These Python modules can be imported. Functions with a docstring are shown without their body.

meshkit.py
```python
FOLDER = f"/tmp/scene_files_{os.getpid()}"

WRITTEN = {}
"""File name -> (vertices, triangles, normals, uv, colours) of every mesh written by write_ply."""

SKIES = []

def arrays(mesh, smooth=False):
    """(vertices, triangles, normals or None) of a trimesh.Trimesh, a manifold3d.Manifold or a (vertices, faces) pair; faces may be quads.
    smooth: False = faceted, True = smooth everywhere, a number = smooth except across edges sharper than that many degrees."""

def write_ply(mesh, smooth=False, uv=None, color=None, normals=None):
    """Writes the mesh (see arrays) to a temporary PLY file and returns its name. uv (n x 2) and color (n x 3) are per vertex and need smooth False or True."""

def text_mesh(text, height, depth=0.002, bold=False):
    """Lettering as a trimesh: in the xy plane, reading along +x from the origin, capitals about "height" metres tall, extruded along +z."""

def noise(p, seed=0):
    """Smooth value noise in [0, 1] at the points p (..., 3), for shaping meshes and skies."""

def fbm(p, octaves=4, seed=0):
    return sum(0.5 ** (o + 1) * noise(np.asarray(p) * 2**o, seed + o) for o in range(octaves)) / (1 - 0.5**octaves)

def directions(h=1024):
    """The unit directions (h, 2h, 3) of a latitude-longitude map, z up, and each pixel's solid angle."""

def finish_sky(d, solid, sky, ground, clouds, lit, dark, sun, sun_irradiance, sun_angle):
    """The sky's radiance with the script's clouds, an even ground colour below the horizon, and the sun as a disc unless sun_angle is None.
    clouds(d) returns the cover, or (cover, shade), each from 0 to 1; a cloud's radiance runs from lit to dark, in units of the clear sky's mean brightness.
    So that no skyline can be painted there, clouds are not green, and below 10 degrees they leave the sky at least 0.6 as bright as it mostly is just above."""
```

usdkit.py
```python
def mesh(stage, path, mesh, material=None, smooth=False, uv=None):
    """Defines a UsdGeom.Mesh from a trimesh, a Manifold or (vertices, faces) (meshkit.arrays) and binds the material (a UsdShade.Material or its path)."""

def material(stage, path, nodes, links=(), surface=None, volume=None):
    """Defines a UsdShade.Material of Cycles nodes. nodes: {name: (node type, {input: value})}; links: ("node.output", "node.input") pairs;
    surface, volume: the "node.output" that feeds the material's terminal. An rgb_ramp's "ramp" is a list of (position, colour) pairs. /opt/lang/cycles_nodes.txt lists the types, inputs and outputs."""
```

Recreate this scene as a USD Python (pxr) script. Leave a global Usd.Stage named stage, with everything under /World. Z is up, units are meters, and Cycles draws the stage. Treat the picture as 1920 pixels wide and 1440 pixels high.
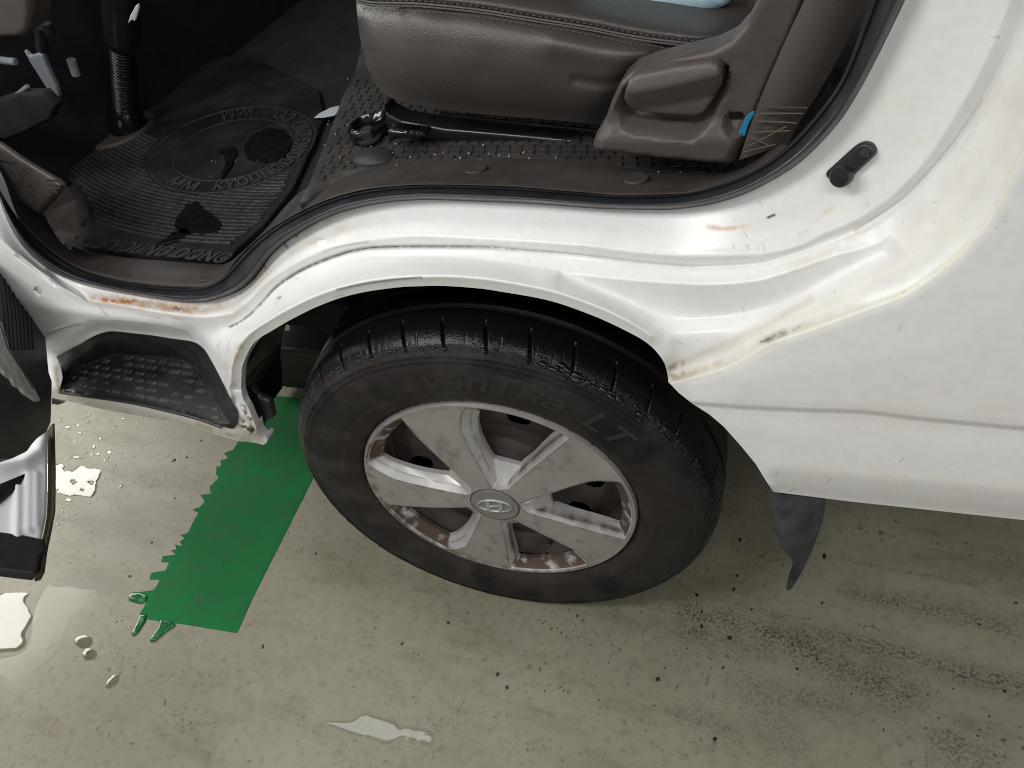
import math
import numpy as np, trimesh, shapely, usdkit, meshkit
from scipy.spatial import Delaunay, cKDTree
from scipy.interpolate import LinearNDInterpolator, PchipInterpolator
from scipy.ndimage import gaussian_filter
from shapely.geometry import Polygon, LineString, Point
from shapely import affinity
from pxr import Usd, UsdGeom, UsdLux, UsdShade, Gf, Sdf, Vt

stage = Usd.Stage.CreateInMemory()
UsdGeom.SetStageUpAxis(stage, UsdGeom.Tokens.z)
UsdGeom.SetStageMetersPerUnit(stage, 1.0)
UsdGeom.Xform.Define(stage, '/World')
# ------------------------------------------------------------------ camera
CR = np.array([[0.9071853686372946, 0.36093635136969854, -0.2161935641742036],
               [0.11848256362031569, -0.7122210237421678, -0.6918837297245951],
               [-0.40370359058147326, 0.6020516286827803, -0.6888811561888146]])
CP = np.array([0.47475192, -0.57785219, 1.23702104])
FPX = 1480.57
cam = UsdGeom.Camera.Define(stage, '/World/camera')
M = np.eye(4); M[0, :3] = CR[0]; M[1, :3] = -CR[1]; M[2, :3] = -CR[2]; M[3, :3] = CP
cam.AddTransformOp().Set(Gf.Matrix4d(*M.ravel().tolist()))
cam.CreateHorizontalApertureAttr(36.0); cam.CreateVerticalApertureAttr(27.0)
cam.CreateFocalLengthAttr(FPX / 1920 * 36)
cam.CreateClippingRangeAttr(Gf.Vec2f(0.02, 100))
cam.CreateExposureAttr(-0.10)

# ------------------------------------------------------------------ light: garage lamps, added soft fills, dim even surround
def lamp(name, pos, to, w, h, power, col=(1, 1, 1)):
    l = UsdLux.RectLight.Define(stage, '/World/' + name)
    pos, to = np.array(pos, float), np.array(to, float)
    z = pos - to; z /= np.linalg.norm(z)
    up = np.array([1.0, 0, 0]) if abs(z[2]) > .9 else np.array([0, 0, 1.0])
    x = np.cross(up, z); x /= np.linalg.norm(x); y = np.cross(z, x)
    m = np.eye(4); m[0, :3] = x; m[1, :3] = y; m[2, :3] = z; m[3, :3] = pos
    l.AddTransformOp().Set(Gf.Matrix4d(*m.ravel().tolist()))
    l.CreateWidthAttr(w); l.CreateHeightAttr(h); l.CreateIntensityAttr(power); l.CreateColorAttr(Gf.Vec3f(*col))
    l.CreateNormalizeAttr(False)
    return l
lamp('ceiling_lamp', (-1.2, -1.3, 2.75), (-.6, -.6, 0), .6, 1.8, 15.5, (1, .995, .985))
lamp('ceiling_lamp_001', (1.1, -1.6, 2.75), (.8, -.8, .2), .5, 1.6, 11, (.99, .995, 1))
lamp('ceiling_lamp_002', (-1.75, .36, 2.6), (-1.75, .36, 0), .7, 1.5, 9, (.96, 1, .98))
lamp('ceiling_lamp_003', (-4.62, 1.1, 2.6), (-4.62, 1.1, 0), 2.4, 1.5, 21, (1, .975, .90))
lamp('added_fill', (.6, -4.4, 1.9), (.1, 0, .5), 4.2, 2.4, .72, (1, .99, .985))  # soft fill light added on the camera side, no real opening
lamp('added_fill_001', (4.4, -1.9, 1.9), (-.3, 0, .5), 3.4, 2.4, 1.25, (1, .99, .98))  # fill light added from the right for the door's inner face
dome = UsdLux.DomeLight.Define(stage, '/World/surround')
wm = usdkit.material(stage, '/World/Looks/surround', {'b': ('background_shader', {'color': (1.0, .985, .97), 'strength': .17})}, surface='b.background')
UsdShade.MaterialBindingAPI.Apply(dome.GetPrim()).Bind(wm)

# ------------------------------------------------------------------ helpers
rng = np.random.default_rng(7)
def rays(p):
    p = np.atleast_2d(np.asarray(p, float))
    return np.stack([(p[:, 0] - 960) / FPX, (p[:, 1] - 720) / FPX, np.ones(len(p))], 1) @ CR
def onplane(p, o, n):
    d = rays(p); o, n = np.asarray(o, float), np.asarray(n, float)
    return CP + d * (((o - CP) @ n) / (d @ n))[:, None]
def at_y(p, y):
    d = rays(p); return CP + d * ((np.asarray(y, float) - CP[1]) / d[:, 1])[:, None]
def at_z(p, z):
    d = rays(p); return CP + d * ((np.asarray(z, float) - CP[2]) / d[:, 2])[:, None]
def topx(P):
    c = (np.atleast_2d(P) - CP) @ CR.T
    return np.stack([960 + FPX * c[:, 0] / c[:, 2], 720 + FPX * c[:, 1] / c[:, 2]], 1)
def resample(p, step, closed=False):
    p = np.asarray(p, float)
    if closed: p = np.vstack([p, p[:1]])
    d = np.r_[0, np.cumsum(np.linalg.norm(np.diff(p, axis=0), axis=1))]
    n = max(2, int(round(d[-1] / step)) + 1)
    t = np.linspace(0, d[-1], n)
    q = np.stack([np.interp(t, d, p[:, k]) for k in range(p.shape[1])], 1)
    return q[:-1] if closed else q
def spline(p, n=None, step=None):
    """smooth curve through points (centripetal pchip per coordinate)"""
    p = np.asarray(p, float)
    d = np.r_[0, np.cumsum(np.linalg.norm(np.diff(p[:, :2], axis=0), axis=1))]
    f = PchipInterpolator(d, p, axis=0)
    t = np.linspace(0, d[-1], n or max(2, int(d[-1] / (step or 6)) + 1))
    return f(t)
def clean(v, f):
    used = np.unique(f); m = -np.ones(len(v), int); m[used] = np.arange(len(used))
    return v[used], m[f]
def tri_poly(poly, res, rings=(), extra=None):
    """2D triangulation of a shapely polygon: grid + boundary points (+ offset rings)"""
    bs = []
    for g in getattr(poly, 'geoms', [poly]):
        for ring in [g.exterior, *g.interiors]:
            bs.append(resample(np.array(ring.coords)[:-1], res * .8, True))
    for r in rings:
        q = poly.buffer(-r)
        for g in getattr(q, 'geoms', [q]):
            if g.is_empty: continue
            for ring in [g.exterior, *g.interiors]:
                bs.append(resample(np.array(ring.coords)[:-1], res * .8, True))
    x0, y0, x1, y1 = poly.bounds
    gx, gy = np.meshgrid(np.arange(x0, x1 + res, res), np.arange(y0, y1 + res, res))
    gx = gx + (np.arange(gx.shape[0]) % 2)[:, None] * res * .5
    g = np.stack([gx.ravel(), gy.ravel()], 1)
    inner = poly.buffer(-max(rings) - res * .45) if rings else poly.buffer(-res * .55)
    shapely.prepare(inner)
    g = g[shapely.contains_xy(inner, g[:, 0], g[:, 1])] if not inner.is_empty else g[:0]
    pts = np.vstack(bs + [g] + ([extra] if extra is not None else []))
    pts += rng.normal(0, res * 1e-4, pts.shape)
    t = Delaunay(pts).simplices
    c = pts[t].mean(1); big = poly.buffer(res * .02); shapely.prepare(big)
    t = t[shapely.contains_xy(big, c[:, 0], c[:, 1])]
    a = pts[t]; ar = np.cross(a[:, 1] - a[:, 0], a[:, 2] - a[:, 0])
    t[ar < 0] = t[ar < 0][:, ::-1]
    t = t[np.abs(ar) > 1e-4 * res * res]
    return clean(pts, t)
def boundary_edges(f):
    e = np.vstack([f[:, [0, 1]], f[:, [1, 2]], f[:, [2, 0]]])
    key = np.sort(e, 1); _, inv, cnt = np.unique(key, axis=0, return_inverse=True, return_counts=True)
    return e[cnt[inv.ravel()] == 1]
def thicken(v, f, off):
    """closes an open sheet: back copy moved by off (vector or per-vertex)"""
    n = len(v); e = boundary_edges(f)
    v2 = np.vstack([v, v + off])
    s = np.vstack([np.c_[e[:, 1], e[:, 0], e[:, 0] + n], np.c_[e[:, 1], e[:, 0] + n, e[:, 1] + n]])
    return v2, np.vstack([f, f[:, ::-1] + n, s])
PY = lambda y: (np.array([0, y, 0.]), np.array([1., 0, 0]), np.array([0, 0, 1.]), np.array([0, -1., 0]))
PZ = lambda z: (np.array([0, 0, z]), np.array([1., 0, 0]), np.array([0, 1., 0]), np.array([0, 0, 1.]))
def soft(p, k=3):
    """closed outline with its corners rounded (corner cutting)"""
    p = np.asarray(p, float)
    for _ in range(k): q = np.roll(p, -1, 0); p = np.stack([p * .75 + q * .25, p * .25 + q * .75], 1).reshape(-1, 2)
    return p
def px_poly(px, plane, smooth=0):
    o, U, V, N = plane
    P = onplane(px, o, N) - o
    g = Polygon(np.stack([P @ U, P @ V], 1)).buffer(0)
    if smooth: g = g.buffer(smooth).buffer(-2 * smooth).buffer(smooth)
    return g
def slab(poly, plane, t=.01, b=.003, res=.006, hf=None, holes=None):
    """solid of a polygon lying in plane (the polygon's outline at the plane), rising t along N with rounded edges"""
    o, U, V, N = plane
    if not isinstance(poly, (Polygon, shapely.MultiPolygon)): poly = px_poly(poly, plane)
    b = max(min(b, t), 1e-5)
    p, f = tri_poly(poly, res, rings=(b * .15, b * .5, b))
    d = shapely.distance(shapely.points(p), poly.boundary)
    x = np.clip(d / b, 0, 1)
    h = (t - b) + b * np.sqrt(np.clip(1 - (1 - x) ** 2, 0, 1))
    if hf is not None: h = h + hf(p, d)
    v = o + p[:, :1] * U + p[:, 1:] * V + h[:, None] * N
    n = len(v); e = boundary_edges(f)
    base = o + p[:, :1] * U + p[:, 1:] * V
    v2 = np.vstack([v, base])
    s = np.vstack([np.c_[e[:, 1], e[:, 0], e[:, 0] + n], np.c_[e[:, 1], e[:, 0] + n, e[:, 1] + n]])
    return clean(v2, np.vstack([f, s]))
def tube(P, r, sides=8, caps=True):
    P = np.asarray(P, float); T = np.gradient(P, axis=0); T /= np.linalg.norm(T, axis=1)[:, None] + 1e-12
    up = np.array([0, 0, 1.]) if abs(T[:, 2]).mean() < .8 else np.array([1., 0, 0])
    A = np.cross(T, up); A /= np.linalg.norm(A, axis=1)[:, None] + 1e-12; B = np.cross(T, A)
    r = np.broadcast_to(r, (len(P),)); a = np.arange(sides) * 2 * np.pi / sides
    v = P[:, None] + r[:, None, None] * (np.cos(a)[None, :, None] * A[:, None] + np.sin(a)[None, :, None] * B[:, None])
    v = v.reshape(-1, 3); f = grid_faces(len(P), sides, wrap=True)
    if caps:
        n = len(v); v = np.vstack([v, P[:1], P[-1:]])
        k = np.arange(sides); j = (k + 1) % sides; m = (len(P) - 1) * sides
        f = np.vstack([f, np.c_[k, j, np.full(sides, n)][:, ::-1], np.c_[m + k, m + j, np.full(sides, n + 1)]])
    return v, f
def grid_faces(n, m, wrap=False):
    i, j = np.meshgrid(np.arange(n - 1), np.arange(m if wrap else m - 1), indexing='ij')
    i, j = i.ravel(), j.ravel(); k = (j + 1) % m
    a, b, c, d = i * m + j, i * m + k, (i + 1) * m + k, (i + 1) * m + j
    return np.vstack([np.c_[a, b, c], np.c_[a, c, d]])
def loft(rows):
    rows = [np.asarray(r, float) for r in rows]
    return np.vstack(rows), grid_faces(len(rows), len(rows[0]))
def join(*ms):
    vs, fs, n = [], [], 0
    for v, f in ms:
        vs.append(v); fs.append(np.asarray(f) + n); n += len(v)
    return np.vstack(vs), np.vstack(fs)
def tm(m): return np.array(m.vertices), np.array(m.faces)
def face_cam(v, f):
    """turn an open sheet so that it faces the side the camera is on"""
    n = np.cross(v[f[:, 1]] - v[f[:, 0]], v[f[:, 2]] - v[f[:, 0]])
    if ((CP - v[f[:, 0]]) * n).sum(1).mean() < 0: f = f[:, ::-1]
    return v, f
def cyl(p0, p1, r, sides=20, bevel=.0):
    p0, p1 = np.array(p0, float), np.array(p1, float)
    L = np.linalg.norm(p1 - p0); T = (p1 - p0) / L
    ts = [0, 0, L - bevel, L, L] if bevel else [0, 0, L, L]; rs = [0, r, r, r - bevel, 0] if bevel else [0, r, r, 0]
    return tube_profile(p0, T, ts, rs, sides)
def tube_profile(p0, T, ts, rs, sides=24):
    T = np.asarray(T, float); up = np.array([0, 0, 1.]) if abs(T[2]) < .8 else np.array([1., 0, 0])
    A = np.cross(T, up); A /= np.linalg.norm(A); B = np.cross(T, A); a = np.arange(sides) * 2 * np.pi / sides
    ring = np.cos(a)[:, None] * A + np.sin(a)[:, None] * B
    v = np.vstack([p0 + t * T + r * ring for t, r in zip(ts, rs)])
    return v, grid_faces(len(ts), sides, wrap=True)

used = {}
def pname(parent, name):
    key = parent + '/' + name
    used[key] = used.get(key, -1) + 1
    return key if used[key] == 0 else f'{key}_{used[key]:03d}'
def tag(prim, **kw):
    for k, v in kw.items():
        if v: prim.SetCustomDataByKey(k, v)
def split_sharp(v, f, ang):
    """duplicates vertices along edges sharper than ang; returns v, f, source index"""
    n = np.cross(v[f[:, 1]] - v[f[:, 0]], v[f[:, 2]] - v[f[:, 0]]); n /= np.linalg.norm(n, axis=1)[:, None] + 1e-20
    t = trimesh.Trimesh(v, f, process=False); adj = t.face_adjacency
    okk = (n[adj[:, 0]] * n[adj[:, 1]]).sum(1) > math.cos(math.radians(ang)); ed = t.face_adjacency_edges
    from scipy.sparse import coo_matrix; from scipy.sparse.csgraph import connected_components
    # corners joined across smooth edges
    nf = len(f); cid = lambda fi, vi: fi * 3 + (f[fi] == vi[:, None]).argmax(1)
    A, B = adj[okk, 0], adj[okk, 1]; r = np.r_[cid(A, ed[okk, 0]), cid(A, ed[okk, 1])]; c = np.r_[cid(B, ed[okk, 0]), cid(B, ed[okk, 1])]
    _, lab = connected_components(coo_matrix((np.ones(len(r)), (r, c)), shape=(nf * 3, nf * 3)), directed=False)
    src = np.zeros(lab.max() + 1, int); src[lab] = f.ravel(); return v[src], lab.reshape(-1, 3), src
def obj(name, mesh, mat, parent='/World', smooth=40, col=None, extra=None, smooth_split=None, **kw):
    path = pname(parent, name)
    if smooth_split:
        v_, f_, src = split_sharp(*mesh, smooth_split); mesh = (v_, f_)
        col = col[src]; extra = {k: a[src] for k, a in extra.items()}
    if col is not None or extra is not None:
        m = usdkit.mesh(stage, path, mesh, LOOK[mat], smooth=True)
        if col is not None:
            UsdGeom.PrimvarsAPI(m).CreatePrimvar('mark', Sdf.ValueTypeNames.Color3fArray, 'vertex').Set(Vt.Vec3fArray.FromNumpy(np.asarray(col, np.float32)))
        if extra is not None:
            for k, a in extra.items():
                UsdGeom.PrimvarsAPI(m).CreatePrimvar(k, Sdf.ValueTypeNames.FloatArray, 'vertex').Set(Vt.FloatArray.FromNumpy(np.asarray(a, np.float32)))
    else:
        m = usdkit.mesh(stage, path, mesh, LOOK[mat], smooth=smooth)
    tag(m.GetPrim(), **kw)
    return path
def group(name, parent='/World', **kw):
    path = pname(parent, name); x = UsdGeom.Xform.Define(stage, path); tag(x.GetPrim(), **kw); return path

# ------------------------------------------------------------------ materials
LOOK = {}
def look(name, color, rough=.5, spec=.5, metal=0., var=.15, vscale=18., bump=0., bscale=200., color2=None, stretch=(1, 1, 1), coat=0., detail=4, rvar=.1, extra_nodes=None):
    c2 = color2 if color2 is not None else tuple(x * (1 - var) for x in color)
    nodes = {'g': ('geometry', {}), 'm': ('mapping', {'scale': stretch}),
             'n': ('noise_texture', {'scale': vscale, 'detail': detail, 'roughness': .6}),
             'r': ('rgb_ramp', {'ramp': [(.32, c2), (.68, color)]}),
             'rr': ('map_range', {'from_min': .3, 'from_max': .7, 'to_min': max(.02, rough - rvar), 'to_max': min(1, rough + rvar)}),
             'p': ('principled_bsdf', {'specular_ior_level': spec, 'metallic': metal, 'coat_weight': coat})}
    links = [('g.position', 'm.vector'), ('m.vector', 'n.vector'), ('n.fac', 'r.fac'), ('r.color', 'p.base_color'), ('n.fac', 'rr.value'), ('rr.result', 'p.roughness')]
    if bump:
        nodes['bn'] = ('noise_texture', {'scale': bscale, 'detail': 3, 'roughness': .6})
        nodes['b'] = ('bump', {'strength': bump, 'distance': .002})
        links += [('m.vector', 'bn.vector'), ('bn.fac', 'b.height'), ('b.normal', 'p.normal')]
    LOOK[name] = usdkit.material(stage, '/World/Looks/' + name, nodes, links, surface='p.BSDF')
def look_marked(name, rough=.35, spec=.5, metal=0., coat=0., bump=0., bscale=60., wetattr=False):
    """base colour from the mesh's own marks (dirt, rust, paint, some painted light and shade) with fine grain"""
    nodes = {'a': ('attribute', {'attribute': 'mark'}), 'g': ('geometry', {}),
             'n': ('noise_texture', {'scale': 90., 'detail': 5, 'roughness': .65}),
             'r': ('rgb_ramp', {'ramp': [(.25, (.93, .93, .925)), (.6, (1, 1, 1))]}),
             'x': ('mix_color', {'blend_type': 'multiply', 'fac': 1.0}),
             'p': ('principled_bsdf', {'specular_ior_level': spec, 'metallic': metal, 'roughness': rough, 'coat_weight': coat})}
    links = [('g.position', 'n.vector'), ('n.fac', 'r.fac'), ('a.color', 'x.a'), ('r.color', 'x.b'), ('x.result', 'p.base_color')]
    if wetattr:
        nodes['w'] = ('attribute', {'attribute': 'rough'})
        links.append(('w.fac', 'p.roughness'))
    if bump:
        nodes['bn'] = ('noise_texture', {'scale': bscale, 'detail': 2}); nodes['b'] = ('bump', {'strength': bump, 'distance': .002})
        links += [('g.position', 'bn.vector'), ('bn.fac', 'b.height'), ('b.normal', 'p.normal')]
    LOOK[name] = usdkit.material(stage, '/World/Looks/' + name, nodes, links, surface='p.BSDF')
look_marked('white_paint', rough=.3, spec=.45, coat=.0, wetattr=True)
look_marked('hubcap_silver', rough=.38, spec=.5, metal=.35, wetattr=True)
look_marked('tyre_rubber', rough=.5, spec=.2, wetattr=True, bump=.25, bscale=420)
look('plain_white', (.76, .76, .75), .3)
look('door_white', (.80, .81, .83), .35, var=.12, vscale=9)
look('black_rubber', (.016, .017, .019), .42, var=.3, vscale=40, bump=.15)
look('seal_rubber', (.022, .024, .028), .38, var=.3, vscale=30, bump=.1)
look('black_metal', (.012, .012, .014), .25, var=.3)
look('black_gloss', (.006, .006, .007), .15, var=.2)
look('dark_plastic', (.048, .043, .043), .45, var=.25, vscale=12, bump=.2, bscale=900, spec=.3)
look('brown_plastic', (.088, .074, .068), .33, var=.15, vscale=20, bump=.18, bscale=1400, spec=.3)
look('trim_plastic', (.058, .049, .044), .5, color2=(.038, .032, .029), vscale=14, bump=.3, bscale=700, spec=.3)
look('muddy_trim', (.040, .032, .028), .4, color2=(.022, .018, .016), vscale=16, bump=.2, bscale=300)
look('seat_leather', (.064, .055, .050), .42, color2=(.054, .047, .043), vscale=6, bump=.4, bscale=520, rvar=.05)
look('seat_cloth', (.085, .068, .050), .9, var=.2, vscale=300, bump=.4, bscale=900)
look('vinyl_floor', (.048, .042, .039), .5, color2=(.026, .023, .021), vscale=12, bump=.3, bscale=400, spec=.3)
look('cab_dark', (.026, .024, .024), .7, var=.3, spec=.1)
look('mat_letter', (.042, .039, .039), .5, spec=.3, var=.3, vscale=40)
look('mat_rubber', (.022, .0195, .019), .42, color2=(.011, .010, .010), vscale=10, bump=.3, bscale=500, spec=.3)
look('wet_mat', (.007, .0065, .0065), .3, spec=.3, var=.3, vscale=40)
look('belt_web', (.072, .059, .053), .75, var=.2, vscale=900, stretch=(1, 1, 1), bump=.3, bscale=1200)
look('thread', (.13, .095, .062), .8)
look('letter_rubber', (.0200, .0173, .0166), .5, var=.2, vscale=60)
look('badge_silver', (.25, .235, .22), .42, metal=.4, var=.15, vscale=60)
look('thread_dark', (.10, .07, .065), .8)
look('blue_foam', (.42, .58, .66), .8, var=.1, vscale=200, bump=.2, bscale=500)
look('blue_paper', (.02, .25, .42), .6, var=.3, vscale=60)
look('paper', (.5, .53, .57), .7, var=.1)
look('grey_metal', (.20, .22, .25), .4, var=.15)
look('bright_metal', (.5, .5, .5), .35, metal=.6, var=.2)
look('steel_brown', (.092, .073, .064), .5, color2=(.062, .047, .043), vscale=22, bump=.15, rvar=.12)
look('flap_rubber', (.060, .066, .080), .5, color2=(.018, .019, .022), vscale=26, bump=.2, detail=6)
look('green_paint', (.005, .150, .036), .7, spec=.15, color2=(.006, .105, .027), vscale=22, detail=7, bump=.15, bscale=300)
look('green_drip', (.008, .115, .035), .12, color2=(.006, .09, .028), vscale=60)
look('brown_rust', (.075, .045, .028), .6, color2=(.032, .020, .014), vscale=90, bump=.4)
look('grey_panel', (.30, .31, .33), .6, var=.15, vscale=8)
look('frame_dark', (.030, .027, .027), .5, var=.3, spec=.3)
look('step_rubber', (.010, .010, .011), .36, color2=(.040, .038, .038), vscale=24, detail=6, bump=.2, bscale=300)
look('tread_block', (.016, .0155, .017), .36, color2=(.095, .090, .088), vscale=24, bump=.25, bscale=260, detail=6)
look('debris', (.012, .010, .009), .5)
look('white_worn', (.62, .62, .62), .45, color2=(.30, .29, .28), vscale=60)
LOOK['water_film'] = usdkit.material(stage, '/World/Looks/water_film', {
    'f': ('fresnel', {'IOR': 1.12}), 't': ('transparent_bsdf', {'color': (1, 1, 1)}),
    'g': ('glossy_bsdf', {'color': (1, 1, 1), 'roughness': .1}), 'x': ('mix_closure', {})},
    [('f.fac', 'x.fac'), ('t.BSDF', 'x.closure1'), ('g.BSDF', 'x.closure2')], surface='x.closure')
LOOK['water'] = usdkit.material(stage, '/World/Looks/water', {
    'f': ('fresnel', {'IOR': 1.33}), 't': ('transparent_bsdf', {'color': (.975, .97, .955)}),
    'g': ('glossy_bsdf', {'color': (1, 1, 1), 'roughness': .015}), 'x': ('mix_closure', {})},
    [('f.fac', 'x.fac'), ('t.BSDF', 'x.closure1'), ('g.BSDF', 'x.closure2')], surface='x.closure')

# ------------------------------------------------------------------ garage floor
fa = at_z([(1565, 1045), (1830, 1097)], 0); fang = math.atan2(*(fa[1] - fa[0])[[1, 0]])
def floor_look():
    n = {'g': ('geometry', {}), 'm': ('mapping', {'rotation': (0, 0, -fang)}), 'ms': ('mapping', {'scale': (1.0, 4.0, 1.0)}),
         'big': ('noise_texture', {'scale': 2.2, 'detail': 4, 'roughness': .6}),
         'str': ('noise_texture', {'scale': 3.5, 'detail': 6, 'roughness': .65}),
         'fine': ('noise_texture', {'scale': 55., 'detail': 6, 'roughness': .7}),
         'bn': ('noise_texture', {'scale': 4.2, 'detail': 3, 'roughness': .6}),
         'sp': ('noise_texture', {'scale': 95., 'detail': 2.5, 'roughness': .6}),
         'sp2': ('noise_texture', {'scale': 210., 'detail': 1, 'roughness': .5}),
         'c1': ('rgb_ramp', {'ramp': [(.3, (.172, .158, .108)), (.7, (.226, .213, .156))]}),
         'c2': ('rgb_ramp', {'ramp': [(.33, (.80, .765, .71)), (.47, (1, 1, 1)), (.7, (1.04, 1.05, 1.03))]}),
         'c3': ('rgb_ramp', {'ramp': [(.28, (.70, .68, .65)), (.48, (1, 1, 1)), (.75, (1.08, 1.08, 1.06))]}),
         'x1': ('mix_color', {'blend_type': 'multiply', 'fac': 1.0, 'use_clamp': False}), 'x2': ('mix_color', {'blend_type': 'multiply', 'fac': 1.0}),
         'wet': ('attribute', {'attribute': 'stain_shade'}), 'sx': ('mix_color', {'blend_type': 'mix', 'b': (.045, .038, .030)}),
         'ba': ('map_range', {'from_min': .49, 'from_max': .60, 'to_min': 0., 'to_max': 1., 'clamp': True}),
         'bb': ('map_range', {'from_min': .59, 'from_max': .68, 'to_min': 0., 'to_max': .75, 'clamp': True}),
         'wm': ('map_range', {'from_min': .40, 'from_max': .66, 'to_min': .25, 'to_max': 1.7, 'clamp': True}), 'wx': ('math', {'math_type': 'multiply'}), 'mm': ('math', {'math_type': 'multiply'}), 'ma': ('math', {'math_type': 'maximum'}),
         'sm': ('map_range', {'from_min': .73, 'from_max': .78, 'to_min': 0., 'to_max': .55, 'clamp': True}),
         'b': ('bump', {'strength': .12, 'distance': .002}),
         'rr': ('map_range', {'from_min': .3, 'from_max': .7, 'to_min': .40, 'to_max': .56}),
         'p': ('principled_bsdf', {'specular_ior_level': .38})}
    l = [('g.position', 'm.vector'), ('m.vector', 'ms.vector'), ('m.vector', 'big.vector'), ('ms.vector', 'str.vector'), ('m.vector', 'fine.vector'),
         ('ms.vector', 'bn.vector'), ('m.vector', 'sp.vector'), ('m.vector', 'sp2.vector'), ('big.fac', 'c1.fac'), ('str.fac', 'c2.fac'), ('fine.fac', 'c3.fac'),
         ('c1.color', 'x1.a'), ('c2.color', 'x1.b'), ('x1.result', 'x2.a'), ('c3.color', 'x2.b'),
         ('bn.fac', 'ba.value'), ('sp.fac', 'bb.value'), ('ba.result', 'mm.value1'), ('bb.result', 'mm.value2'), ('sp2.fac', 'sm.value'),
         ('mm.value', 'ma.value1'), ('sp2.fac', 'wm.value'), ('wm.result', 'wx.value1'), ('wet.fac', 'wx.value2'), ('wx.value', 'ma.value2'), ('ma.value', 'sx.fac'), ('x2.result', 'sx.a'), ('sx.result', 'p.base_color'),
         ('fine.fac', 'b.height'), ('b.normal', 'p.normal'), ('str.fac', 'rr.value'), ('rr.result', 'p.roughness')]
    LOOK['floor'] = usdkit.material(stage, '/World/Looks/floor', n, l, surface='p.BSDF')
floor_look()
xs = np.unique(np.r_[np.linspace(-7, -1.7, 30), np.arange(-1.7, 1.1, .005), np.linspace(1.1, 7, 30)])
ys = np.unique(np.r_[np.linspace(-6, -.8, 25), np.arange(-.8, .7, .005), np.linspace(.7, 6, 25)])
gx, gy = np.meshgrid(xs, ys, indexing='ij')
fv = np.stack([gx.ravel(), gy.ravel(), np.zeros(gx.size)], 1)
fpx = topx(fv); front = ((fv - CP) @ CR[2]) > .1
stain_shade = np.zeros(len(fv))
def floor_stroke(line, w, s):
    """a dark line, smear or painted shade on the floor, given by two or more floor points"""
    L = LineString(at_z(line, 0)[:, :2]); x0, y0, x1, y1 = L.buffer(w * 3).bounds
    k = np.nonzero((fv[:, 0] > x0) & (fv[:, 0] < x1) & (fv[:, 1] > y0) & (fv[:, 1] < y1))[0]
    d = shapely.distance(shapely.points(fv[k, :2]), L)
    stain_shade[k] = np.maximum(stain_shade[k], s * np.exp(-(d / w) ** 2) * (.55 + .9 * (meshkit.fbm(fv[k] * 60, 3, 3) - .2)))
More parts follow.
